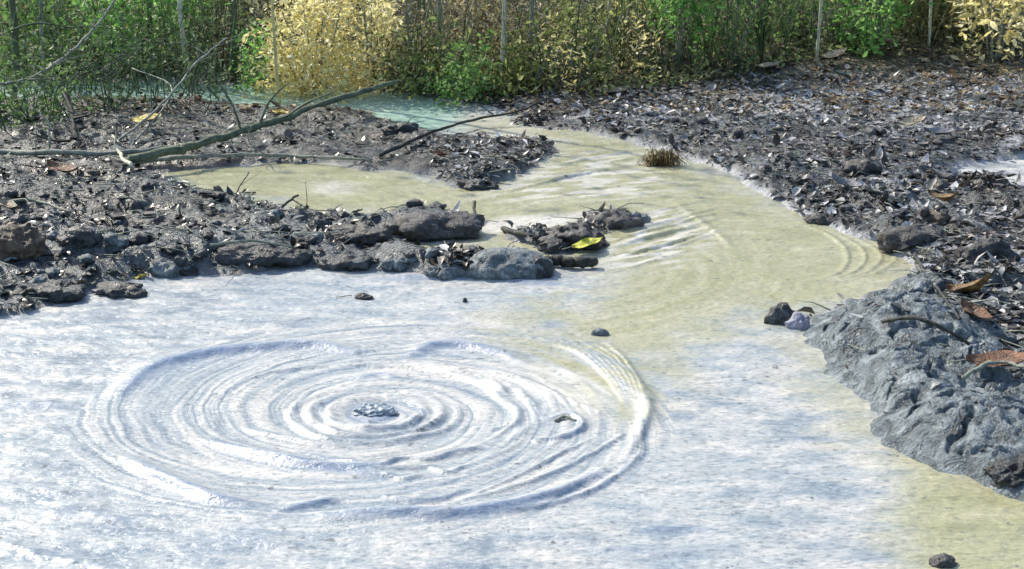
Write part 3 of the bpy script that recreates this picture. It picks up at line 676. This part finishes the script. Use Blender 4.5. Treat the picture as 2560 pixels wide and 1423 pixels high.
# ------------------------------------------------------------------ single leaves
def leaf_thing(px, py, Lpx, ang, wid, name, label, mat, curl=.25, tilt=.1, lift=.008, lobes=0, roll=0):
    g = G(px, py, lift); s = math.hypot(g[1], CAM_H) / fpx; L = Lpx * s * .85; curl *= 1.8; tilt = min(tilt, .22) - .04; roll += .25 * math.sin(px); wid *= .85
    n = 14; t = np.linspace(0, 1, n); wv = np.sin(np.pi * t ** .85) ** .8 * wid * L * .5
    if lobes: wv = wv * (1 + .25 * np.abs(np.sin(np.pi * t * lobes)))
    V = []; cs = np.linspace(-1, 1, 7)
    for i in range(n):
        for c in cs:
            V.append(((t[i] - .5) * L, c * wv[i], curl * L * ((t[i] - .5) ** 2 * .9 + .35 * c * c * wid) + .004 * math.sin(9 * t[i] + 3 * c) - (.0015 if abs(c) < .01 else 0)))
    V = np.array(V); i = np.arange(n - 1)[:, None] * 7; j = np.arange(6)[None]
    q = np.stack([i + j, i + j + 1, i + 8 + j, i + 7 + j], -1).reshape(-1, 4)
    m = Mesh(); m.add(V, [q]); m.add(V + (0, 0, -.0008), [q[:, ::-1].copy()])
    e = empty(name, g, label, 'leaf', 'fallen leaves'); e.rotation_euler = (tilt, roll, ang)
    m.build('blade', mat, e)
    m2 = Mesh(); st = [(-.5 * L - .3 * L, .03 * L, curl * L * .15), (-.5 * L - .1 * L, .0, curl * L * .2), (-.5 * L, 0, curl * L * .225 + .0005), (0, 0, .0008), (.42 * L, 0, curl * L * .16 + .001)]
    m2.tube(smooth_line(st, 3), .0016, .0006, 4, .02); m2.build('stalk', M_BARK_GREY, e); return e
def lm(name, a, b, c): return clod_material(name, a, b, c, .45)
ML_YG = lm('yellow_green_leaf', (.34, .38, .02), (.66, .64, .05), (.82, .76, .12)); ML_BR = lm('brown_leaf', (.07, .04, .015), (.21, .12, .04), (.36, .22, .08))
ML_OR = lm('orange_brown_leaf', (.07, .03, .015), (.20, .09, .04), (.34, .17, .09)); ML_YE = lm('yellow_leaf', (.40, .28, .03), (.70, .52, .07), (.85, .70, .20))
ML_TAN = lm('tan_leaf', (.22, .17, .11), (.44, .36, .24), (.62, .54, .38)); ML_TEAL = lm('grey_green_leaf', (.08, .12, .11), (.18, .25, .22), (.30, .38, .34))
ML_GREY = lm('muddy_grey_leaf', (.10, .10, .11), (.24, .24, .26), (.42, .42, .44))
leaf_thing(1468, 634, 100, .35, .55, 'leaf', 'bright yellow green leaf lying at the front of the small island', ML_YG, .12, .5, .034)
leaf_thing(2430, 745, 170, -.95, .6, 'leaf', 'large curled brown leaf on the right bank above the slumped mud', ML_BR, .35, .2, .02, roll=-.2)
leaf_thing(2500, 930, 190, -.3, .6, 'leaf', 'orange brown leaf at the right edge between the muddy humps', ML_OR, .25, .3, .02)
leaf_thing(370, 326, 95, .1, .7, 'leaf', 'bright yellow leaf beside the fallen branches on the far left', ML_YE, .15, .55, .05)
leaf_thing(2280, 318, 100, .4, .5, 'leaf', 'tan brown leaf high on the right litter slope', ML_TAN, .25, .4, .02)
leaf_thing(2085, 158, 95, .5, .5, 'leaf', 'pale straw coloured leaf at the foot of the thicket, right', ML_TAN, .25, .6, .04)
leaf_thing(2100, 200, 90, .6, .4, 'leaf', 'grey green leaf just under the pale straw leaf', ML_TEAL, .25, .6, .03)
leaf_thing(1920, 178, 80, .2, .5, 'leaf', 'small tan leaf left of the pale straw leaf', ML_TAN, .2, .6, .03)
leaf_thing(1100, 402, 70, .5, .55, 'leaf', 'reddish brown leaf on the bank between the two flows', ML_OR, .3, .4, .02)
leaf_thing(20, 545, 80, -.4, .6, 'leaf', 'yellowish leaf on top of the mossy boulder at the left edge', ML_TAN, .3, .5, .05)
leaf_thing(1530, 240, 100, .1, .5, 'leaf', 'ochre leaf in the yellowish drift behind the flow', ML_TAN, .2, .6, .02)
leaf_thing(700, 292, 60, .2, .5, 'leaf', 'pale yellow leaf under the dark fallen pole', ML_YE, .2, .5, .02)
leaf_thing(350, 697, 40, .3, .5, 'leaf', 'tiny ochre leaf on the upper left rim of the pool', ML_YE, .2, .4, .006)
leaf_thing(2120, 480, 110, -.5, .5, 'leaf', 'grey curled leaf in the middle of the right litter slope', ML_GREY, .4, .3, .02)
leaf_thing(2360, 520, 120, -1.0, .35, 'leaf', 'long brown curled leaf on the slope above the olive lobe', ML_BR, .45, .3, .03)
leaf_thing(2350, 345, 110, .2, .5, 'leaf', 'pale grey leaf below the tan brown leaf', ML_GREY, .3, .4, .02)
leaf_thing(2440, 800, 120, -.9, .5, 'leaf', 'dark brown leaf just below the large curled brown leaf', ML_OR, .3, .3, .015)
leaf_thing(160, 440, 120, -.5, .5, 'leaf', 'reddish leaf on the dark bank below the long branch, left', ML_OR, .3, .4, .02)

# ------------------------------------------------------------------ fallen branches and sticks
def stick(pts, r0, r1, name, label, mat, twigs=0, sides=7, cat='branch', lifts=None, seg=6, group='fallen branches'):
    """pts = (px, py, height above ground) or world triples when lifts is 'w'"""
    w3 = [np.array(p) for p in pts] if lifts == 'w' else [G(a, b, c) for a, b, c in pts]
    L = smooth_line(w3, seg); L = L + np.column_stack([RNG.normal(0, r0 * .35, (len(L), 2)), RNG.normal(0, r0 * .15, len(L))])
    org = L[0].copy(); o = Mesh(); o.tube(L, r0, r1, sides, .07); b = o.build(name, mat, None, origin=org); tag(b, label, cat, group)
    for k in range(twigs):
        i = RNG.integers(len(L) // 4, len(L) - 2); q = L[i]; d = RNG.normal(0, 1, 3); d[2] = abs(d[2]) * .8; d /= np.linalg.norm(d); t = Mesh(); ln = RNG.uniform(.08, .3) * min(1, r0 / .009) ** 1.5
        t.tube(smooth_line([q, q + d * ln * .5 + RNG.normal(0, .015, 3), q + d * ln + RNG.normal(0, .03, 3)], 4), r1 * .6, r1 * .25, 5)
        c = t.build('twig', mat, None); c.data.transform(__import__('mathutils').Matrix.Translation(-Vector(org))); c.parent = b
    return b
stick([PD(335,398,6.5),PD(450,372,6.65),PD(560,342,6.85),PD(700,296,7.25),PD(860,243,7.6),PD(1000,203,7.9)], .020, .011, 'fallen_pole', 'thick dark green pole slanting over the teal stream', M_BARK_GREEN, 3, lifts='w')
stick([(-200,400,.04),(0,400,.03),(150,400,.03),(290,402,.03),(420,392,.04),(540,378,.04)], .013, .008, 'fallen_branch', 'long pale grey branch lying level from the left edge', M_BARK_GREY, 4)
stick([(340,418,.02),(450,412,.03),(560,406,.03),(720,405,.025),(930,412,.02)], .010, .005, 'fallen_branch', 'thin grey branch along the top of the upper pond', M_BARK_GREY, 2)
stick([(950,400,.02),(1010,378,.03),(1080,350,.035),(1180,322,.04),(1290,306,.05),(1365,280,.06)], .009, .004, 'fallen_branch', 'dark slender branch crossing the bank to the far flow', M_BARK_DARK, 3)
stick([(330,430,.02),(300,412,.05),(290,402,.10)], .009, .005, 'fallen_branch', 'short pale forked branch stub by the long level branch', M_BARK_PALE, 1)
stick([(530,640,.035),(630,636,.045),(740,642,.03)], .005, .003, 'stick', 'thin stick lying across the dark blue mound', M_BARK_GREY, 0, 5, 'stick')
stick([(735,606,.03),(800,604,.03),(865,605,.03)], .003, .002, 'stick', 'pale thin stick in front of the low ragged mound', M_BARK_PALE, 0, 5, 'stick')
stick([(1362,664,.018),(1400,668,.020),(1450,672,.018),(1480,668,.022)], .018, .016, 'log', 'short black wet log with a knobbed end right of the rounded stone', M_BARK_DARK, 0, 9, 'log')
stick([(1255,578,.010),(1300,590,.014),(1350,602,.014)], .010, .009, 'log', 'black wet stick linking the island to the small olive pool', M_BARK_DARK, 0, 7, 'log')
stick([(2285,650,.02),(2310,700,.025),(2350,760,.03),(2400,830,.03)], .007, .004, 'stick', 'dark stick running down the right shore beside the olive lobe', M_BARK_DARK, 1, 5, 'stick')
stick([(2200,868,.07),(2290,872,.08),(2380,892,.06),(2420,900,.04)], .006, .004, 'stick', 'black root lying over the slumped grey mud on the right', M_BARK_DARK, 0, 5, 'root')
stick([(585,500,.0),(600,485,.03),(624,470,.06)], .004, .002, 'stick', 'little forked twig standing at the near shore of the upper pond', M_BARK_DARK, 2, 5, 'stick')
stick([(1186,580,.0),(1187,560,.03),(1185,545,.06)], .005, .006, 'stick', 'short upright dark twig at the right end of the humped mound', M_BARK_DARK, 0, 6, 'stick')
stick([(860,548,.005),(890,541,.02),(905,538,.02)], .004, .003, 'stick', 'tiny bent twig sticking up behind the low mound', M_BARK_DARK, 0, 5, 'stick')
stick([(700,530,.01),(730,518,.03),(745,508,.03)], .006, .004, 'stick', 'stubby twig on the shore left of the low mound', M_BARK_DARK, 1, 5, 'stick')
stick([(500,490,.01),(560,492,.012),(640,488,.01)], .005, .003, 'stick', 'black stick along the lower shore of the upper pond', M_BARK_DARK, 1, 5, 'stick')
stick([(-100,560,.02),(60,520,.03),(180,545,.02)], .008, .004, 'stick', 'grey stick behind the mossy boulder', M_BARK_GREY, 1, 6, 'stick')
stick([(880,742,.004),(840,746,.004)], .002, .001, 'stick', 'tiny twig trailing from the floating dark lump', M_BARK_GREY, 0, 4, 'stick')
stick([(1385,1056,.002),(1412,1050,.009),(1438,1056,.002)], .005, .004, 'stick', 'dark twig curl caught in the right side of the rings', M_BARK_GREY, 0, 6, 'stick')
stick([(2400,1000,.06),(2480,975,.07),(2570,985,.06)], .006, .004, 'stick', 'grey root near the right edge under the orange brown leaf', M_BARK_GREY, 0, 6, 'root')
# leaning limbs in front of the thicket, left
def limb(pts, r0, r1, label, mat, twigs=4): return stick([PD(*p) for p in pts], r0, r1, 'leaning_branch', label, mat, twigs, 6, 'branch', 'w', 6, 'leaning branches')
limb([(230,392,6.9),(320,335,7.1),(420,245,7.4),(490,160,7.7),(565,95,8.0)], .0065, .004, 'pale thin branch leaning up to the right from the level branch', M_BARK_GREY)
limb([(-60,215,7.3),(60,200,7.4),(150,150,7.5),(235,72,7.7),(300,-20,7.9)], .0075, .0055, 'pale crooked limb rising across the upper left corner', M_BARK_GREY, 6)
limb([(160,230,7.3),(185,310,7.1),(198,395,6.9)], .010, .014, 'dark bent stem rising from the level branch at left', M_BARK_DARK, 2)
limb([(-60,115,7.6),(80,60,7.7),(180,70,7.8),(260,60,7.9)], .006, .003, 'greenish arching limb along the upper left edge', M_BARK_GREEN, 6)
limb([(290,410,6.9),(430,230,7.5),(330,170,7.8)], .005, .003, 'thin bent shoot crossing the pale leaning branch', M_BARK_GREY, 5)

# ------------------------------------------------------------------ plants
def base_at(px, py_guess, Y):                     # foot of a plant at depth Y under photo column px
    p = PD(px, 100, Y); x = p[0] * 1.0; z = float(land_h(np.array([x]), np.array([Y]))[0]); return np.array((x, Y, z))
def sapling(px, Y, r, H_, mat, label, lean=0., crown=True, leafmat=None, nleaf=34, pxtop=None):
    Y = Y - (.15 if px < 950 else .75 if px < 1500 else .4); r *= .9 if px < 1500 else .7
    b = base_at(px, 0, Y); dx = 0 if pxtop is None else (PD(pxtop, 0, Y)[0] - b[0])
    e = empty('sapling', b, label, 'sapling', 'saplings in the thicket'); zt = H_
    top = PD(px, 0, Y)[2] - b[2]
    L = [np.zeros(3)]; n = 7
    for k in range(1, n + 1):
        t = k / n; L.append(np.array((dx * min(1.5, t * H_ / max(top, .3)) + lean * t * t + RNG.normal(0, .022), RNG.normal(0, .03), zt * t)))
    L = smooth_line(L, 4); m = Mesh(); L[0][2] = -.05; m.tube(L, r, r * .45, 7, .05)
    for k in range(5):
        i = RNG.integers(len(L) // 5, len(L) - 2); a = RNG.random() * 6.28; ln = RNG.uniform(.2, .5)
        m.tube([L[i], L[i] + (math.cos(a) * ln * .5, math.sin(a) * ln * .5, ln * .45), L[i] + (math.cos(a) * ln, math.sin(a) * ln, ln * .7)], r * .3, r * .12, 5)
    m.build('trunk', mat, e)
    if crown:
        k = nleaf; c = RNG.normal(0, 1, (k, 3)) * (.32, .32, .42); c += (L[-1][0], 0, zt * .86); c[:, 2] = np.maximum(c[:, 2], zt * .45)
        m = Mesh(); m.leaves(c, RNG.uniform(.04, .08, k), .35, .5, .3, .3); m.build('crown', leafmat or M_GREEN, e, False)
    return e
SAP = [ # px, depth, radius, height, material, label
 (28, 9.0, .022, 3.2, M_BARK_GREEN, 'mossy green sapling at the far left edge'),
 (108, 8.8, .012, 2.6, M_BARK_GREY, 'thin grey sapling behind the crooked limb, upper left'),
 (372, 9.3, .014, 2.8, M_BARK_GREEN, 'greenish sapling in the middle of the left green bush'),
 (470, 9.0, .017, 3.0, M_BARK_PALE, 'pale sapling just left of the thick greenish one'),
 (584, 9.1, .024, 3.3, M_BARK_GREEN, 'thick greenish sapling left of the yellow bush'),
 (694, 8.4, .009, 2.6, M_BARK_YEL, 'very thin straw yellow stem in front of the yellow bush'),
 (840, 9.2, .009, 2.4, M_BARK_PALE, 'thin whitish stem in the middle of the yellow bush'),
 (1030, 9.6, .010, 2.6, M_BARK_GREY, 'slim grey stem just right of the yellow bush'),
 (1100, 9.5, .012, 2.8, M_BARK_GREY, 'slim grey stem above the dark green clump'),
 (1252, 9.2, .013, 3.0, M_BARK_PALE, 'bright pale sapling, the left of a close pair in mid thicket'),
 (1268, 9.4, .009, 2.9, M_BARK_PALE, 'thinner pale sapling, the right of a close pair in mid thicket'),
 (1322, 9.5, .012, 2.9, M_BARK_GREY, 'dull sapling right of the close pair'),
 (1506, 9.5, .010, 2.7, M_BARK_PALE, 'thin pale stem right of the centre of the thicket'),
 (1572, 9.5, .011, 2.7, M_BARK_GREY, 'grey stem left of the fresh green bush'),
 (1722, 9.6, .018, 3.2, M_BARK_PALE, 'pale sapling beside the fresh green bush'),
 (1868, 9.6, .009, 2.6, M_BARK_GREY, 'thin grey stem behind the grass tuft'),
 (2044, 9.6, .013, 2.9, M_BARK_PALE, 'pale yellowish sapling above the pale straw leaf'),
 (2195, 9.8, .015, 3.0, M_BARK_GREEN, 'green stem in the right hand green bush'),
 (2324, 9.9, .012, 3.0, M_BARK_PALE, 'whitish sapling right of the green bush'),
 (2368, 10., .010, 2.8, M_BARK_YEL, 'straw coloured sapling beside the whitish one'),
 (2424, 9.9, .010, 2.8, M_BARK_GREY, 'grey stem left of the yellow shrub in the upper right corner'),
]
for px, Yd, r, h, mt, lb in SAP: sapling(px, Yd, r, h, mt, lb, RNG.normal(0, .1))
def shrub(px, Y, wpx, ztop, mat, label, n, size=(.025, .05), up=.3, lo=0., name='shrub', depth=.25, stems=9, stem_mat=None, cat='shrub', pxoff=0, clumps=16, group='shrubs in the thicket', tangle=False):
    Y = Y - (-.3 if px < 620 else .15 if px < 750 else .30 if px < 950 else .5 if px < 1500 else .15) * (Y > 8.35); n = int(n * (1.3 if tangle else 1.5)); b = base_at(px, 0, Y); s = math.hypot(Y, CAM_H) / fpx; W = wpx * s / 2; ztop *= .8
    e = empty(name, b, label, cat, group); m = Mesh(); tips = []
    for k in range(stems):
        a = RNG.uniform(-1, 1) * W; d = RNG.normal(0, depth * .5); hh = ztop * RNG.uniform(.6, 1)
        L = smooth_line([(a * .2, d * .2, -.03), (a * .55, d * .6, hh * .5), (a, d, hh)], 4)
        if tangle: a0 = RNG.uniform(-1, 1) * W; L = smooth_line([(a0, d, -.03), (a0 + RNG.normal(0, .08), d + RNG.normal(0, .05), hh * .35), ((a0 + a) / 2 + RNG.normal(0, .08), d + RNG.normal(0, .08), hh * .7), (a + RNG.normal(0, .1), d, hh * RNG.uniform(.6, 1))], 4)
        m.tube(L, .0035 if tangle else .006, .0012 if tangle else .002, 5); tips += list(L[2:])
    m.build('stem', stem_mat or M_BARK_GREY, e)
    C_ = np.column_stack([RNG.uniform(-1, 1, clumps) * W * .85, RNG.normal(0, depth * .6, clumps), lo + (ztop - lo) * RNG.random(clumps) ** .8])
    C_[:, 2] *= (1 - .35 * (np.abs(C_[:, 0]) / W) ** 2)
    ci = RNG.integers(0, clumps, n); p = C_[ci] + RNG.normal(0, 1, (n, 3)) * (W * .22 + .02, depth * .35, .09)
    p[:, 2] = np.abs(p[:, 2]) + .005; m = Mesh(); m.leaves(p, size[0] * .6 + (size[1] * 1.25 - size[0] * .6) * RNG.random(n) ** 1.8, up, .36, .35, .2); m.build('foliage', mat, e, False)
    return e
shrub(790, 8.85, 250, .78, M_YELLOW, 'large sunlit yellow bush behind the dark slanting pole', 4200, (.02, .042), clumps=34, depth=.2)
shrub(925, 9.05, 100, .75, M_YELLOW, 'narrow yellow bush on the right flank of the large yellow bush', 1300, (.02, .04), clumps=12)
shrub(635, 8.9, 70, .32, M_FRESH, 'small fresh green bush at the left foot of the yellow bush', 420, (.025, .045), lo=.1)
shrub(320, 8.9, 260, .62, M_FRESH, 'bright green bush left of centre on the left side', 1500, (.025, .05), clumps=22)
shrub(110, 8.8, 190, .60, M_GREEN, 'dark green bush in the upper left corner', 1400, (.025, .05), clumps=18)
shrub(450, 9.0, 170, .60, M_FRESH, 'light green bush behind the pale leaning branch', 1000, (.025, .045), clumps=14)
shrub(60, 7.7, 230, .28, M_GREEN, 'low dark green bush before the stream at the left edge', 700, (.02, .04))
shrub(540, 9.3, 160, .85, M_OLIVE, 'tall olive bush around the thick greenish sapling', 900, (.025, .045), clumps=14)
shrub(1150, 8.85, 170, .20, M_GREEN, 'low dark green clump at the far end of the teal stream', 800, (.02, .045), lo=.0)
shrub(1030, 9.0, 120, .30, M_OLIVE, 'olive clump right of the yellow bush', 600, (.02, .04))
shrub(1320, 9.0, 160, .26, M_OLIVE, 'yellowish olive clump below the close pair of saplings', 800, (.025, .05))
shrub(1450, 9.1, 180, .55, M_OLIVE, 'loose olive bush in mid thicket', 800, (.02, .045), clumps=12)
shrub(1695, 9.2, 120, .80, M_FRESH, 'fresh green bush at the top right of the centre', 1100, (.03, .06), clumps=12, lo=.3)
shrub(1180, 9.6, 260, .75, M_MIXED, 'brown green tangled bush above the dark clump', 1400, (.02, .04), clumps=22)
shrub(1560, 9.5, 150, .35, M_OLIVE, 'low yellow olive bush behind the ochre drift', 700, (.02, .045))
shrub(1830, 9.3, 150, .60, M_GREEN, 'dark green bush behind the grass tuft', 900, (.02, .045), clumps=14)
shrub(1980, 9.8, 130, .55, M_GREEN, 'dark green bush left of the yellowish sapling', 800, (.02, .045), clumps=12)
shrub(2095, 9.7, 70, .35, M_FRESH, 'small lime bush above the pale straw leaf', 350, (.025, .05))
shrub(2190, 9.6, 120, .60, M_FRESH, 'soft green bush right of the small lime bush', 1000, (.025, .05), clumps=12)
shrub(2310, 10.0, 200, .45, M_OLIVE, 'olive yellow bush round the whitish sapling', 1200, (.025, .05), clumps=16)
shrub(2490, 9.45, 150, .65, M_YELLOW, 'straw yellow shrub in the upper right corner', 900, (.03, .06), clumps=14, lo=.12)
M_WIRY = leaf_material('small_dark_green_leaves', [(0, (0.039, 0.078, 0.033)), (.5, (0.117, 0.195, 0.078)), (1, (0.286, 0.390, 0.182))], .35)
for px, Y_, W_, n_, lb in [(70, 7.5, 170, 420, 'wiry sparse bush before the stream at the left edge'), (215, 7.9, 150, 360, 'wiry sparse bush behind the dark bent stem'),
        (350, 8.1, 170, 380, 'wiry sparse bush above the bright yellow leaf'), (500, 8.3, 150, 320, 'wiry sparse bush behind the pale leaning branch')]:
    shrub(px, Y_, W_, .55, M_WIRY, lb, n_, (.015, .04), .3, 0., 'shrub', .3, 14, M_BARK_GREEN, clumps=30, tangle=True)
shrub(1400, 9.1, 90, .35, M_YELLOW, 'small pale yellow bush in mid thicket', 260, (.02, .045), clumps=7)
shrub(1605, 9.2, 110, .40, M_YELLOW, 'golden brown bush left of the fresh green bush', 260, (.02, .04), clumps=8)
def tuft(px, Y, n, h, mat, label, spread=.12):
    b = base_at(px, 0, Y); e = Mesh()
    for k in range(n):
        a = RNG.random() * 6.28; s = spread * RNG.uniform(.3, 1.2); hh = h * RNG.uniform(.6, 1.1); c, d = math.cos(a) * s, math.sin(a) * s
        e.tube(smooth_line([b, b + (c * .35, d * .35, hh * .75), b + (c, d, hh * RNG.uniform(.7, 1))], 4), .0035, .0008, 3, .02)
    o = e.build('grass_tuft', mat, None, origin=b); return tag(o, label, 'grass tuft', 'grass tufts')
M_GRASS = leaf_material('grass_blades', [(0, (.07, .11, .04)), (1, (.22, .30, .12))], .3); M_STRAW = leaf_material('straw_blades', [(0, (.16, .10, .04)), (1, (.42, .32, .15))], .3)
tuft(1905, 9.1, 40, .42, M_GRASS, 'fountain shaped green grass tuft at the foot of the thicket', .16)
g_ = G(1655, 412)
e_ = Mesh()
for k in range(120):
    a = RNG.random() * 6.28; s = RNG.uniform(.02, .10); hh = RNG.uniform(.02, .075); c, d = math.cos(a) * s, math.sin(a) * s * .6; o0 = g_ + (RNG.normal(0, .025), RNG.normal(0, .02), -.005)
    e_.tube(smooth_line([o0, o0 + (c * .5, d * .5, hh), o0 + (c, d, hh * .3)], 3), .0022, .0008, 3, .02)
e_.leaves(g_ + RNG.normal(0, 1, (40, 3)) * (.03, .018, .006) + (0, 0, .012), RNG.uniform(.02, .05, 40), .5, .6, .4)
tag(e_.build('grass_tuft', M_STRAW, None, origin=g_), 'brown dead grass tuft on the upper edge of the olive flow', 'grass tuft', 'grass tufts')

M_REED = leaf_material('reed_blades', [(0, (0.065, 0.104, 0.039)), (.5, (0.182, 0.260, 0.104)), (1, (0.442, 0.520, 0.286))], .4, .5, None, .3)
M_REEDY = leaf_material('straw_reed_blades', [(0, (.14, .12, .05)), (1, (.62, .55, .28))], .4, .5, None, .1)
def reeds(px, Y, n, h, mat, label, spread=.10):
    b = base_at(px, 0, Y); e = Mesh()
    for k in range(int(n * .7)):
        o0 = b + (RNG.normal(0, spread * 1.6), RNG.normal(0, .05), -.02); a = RNG.normal(0, .20, 2); hh = h * RNG.uniform(.45, 1.1)
        e.tube(smooth_line([o0, o0 + (a[0] * .3, a[1] * .3, hh * .5), o0 + (a[0], a[1], hh)], 3), RNG.uniform(.0022, .0048), .001, 3, .02)
    return tag(e.build('reed_clump', mat, None, origin=b), label, 'reeds', 'reed clumps in the thicket')
for px, Y_, n_, h_, m_, lb in [
    (40, 8.5, 40, .7, M_REED, 'pale green reeds at the far left edge'), (180, 8.6, 45, .7, M_REED, 'reeds between the dark and bright green bushes, left'),
    (400, 8.6, 50, .75, M_REED, 'reeds right of the bright green bush on the left'), (520, 8.7, 45, .8, M_REED, 'reeds left of the thick greenish sapling'),
    (1000, 8.6, 30, .6, M_REEDY, 'reeds rising at the right flank of the yellow bush'), (1090, 8.6, 45, .7, M_REED, 'reeds behind the low dark green clump'),
    (1230, 8.5, 40, .7, M_REEDY, 'straw reeds around the close pair of saplings'), (1370, 8.7, 50, .7, M_REED, 'reeds right of the close pair of saplings'),
    (1500, 8.9, 45, .7, M_REEDY, 'straw reeds right of the loose olive bush'), (1620, 9.0, 45, .7, M_REED, 'reeds left of the fresh green bush, centre right'),
    (1780, 9.1, 50, .7, M_REED, 'reeds right of the fresh green bush, centre right'), (2000, 9.4, 40, .6, M_REED, 'reeds by the yellowish sapling'),
    (2260, 9.6, 45, .6, M_REEDY, 'straw reeds left of the whitish sapling'), (2400, 9.6, 45, .6, M_REEDY, 'straw reeds left of the corner shrub'), (2530, 9.6, 40, .6, M_REEDY, 'straw reeds at the upper right edge')]:
    reeds(px, Y_, n_, h_, m_, lb)

# mass of undergrowth on the slope (nobody could count it)
def undergrowth():
    n = 40000; x = RNG.uniform(-3.3, 3.6, n); y = 9.05 - .72 * sst(-1.1, -.3, x) + 1.0 * sst(.25, 2.0, x) + RNG.random(n) ** 1.3 * 2.4
    k = land_sd(x, y) > .03; x, y = x[k], y[k]; z = land_h(x, y)
    dens = fbm(x * 2.2, y * 2.2, 3); hh = .34 * np.clip(.55 + dens * 1.4, .05, 1.3) * sst(8.2, 8.9, y + .3 * sst(-.3, -1.1, x) - 1.0 * sst(.25, 2.0, x))
    p = np.column_stack([x, y, z + .01 + hh * RNG.random(len(x)) * 1.4]); m = Mesh(); m.leaves(p, .012 + .05 * RNG.random(len(x)) ** 2, .3, .36, .35, .2)
    tag(m.build('undergrowth', M_MIXED, None, False), 'tangled brown green undergrowth of the thicket', None, None, 'stuff')
    m = Mesh()
    for k in range(750):
        xx = RNG.uniform(-3.2, 3.4); yy = RNG.uniform(9.0, 10.4) - .65 * float(sst(-1.1, -.3, xx)) + 1.1 * float(sst(.1, 1.8, xx))
        zz = float(land_h(np.array([xx]), np.array([yy]))[0]); b = np.array((xx, yy, zz - .02)); l = RNG.normal(0, .22, 2); h = RNG.uniform(.15, .7)
        m.tube([b, b + (l[0] * .4, l[1] * .4, h * .5), b + (l[0], l[1], h)], RNG.uniform(.002, .0045), .0012, 4)
    tag(m.build('undergrowth_stems', M_REED, None), 'thin upright dry stalks through the thicket', None, None, 'stuff')
undergrowth()
# farther thicket closing the view behind
def far_thicket():
    n = 9000; x = RNG.uniform(-9, 9, n); y = RNG.uniform(11.2, 15.5, n); z = land_h(x, y) ; p = np.column_stack([x, y, z + 1.7 * RNG.random(n)])
    m = Mesh(); m.leaves(p, RNG.uniform(.08, .16, n), .3, .5, .3, .2); tag(m.build('far_thicket', M_MIXED, None, False), 'shadowy thicket farther up the slope', None, None, 'stuff')
far_thicket()
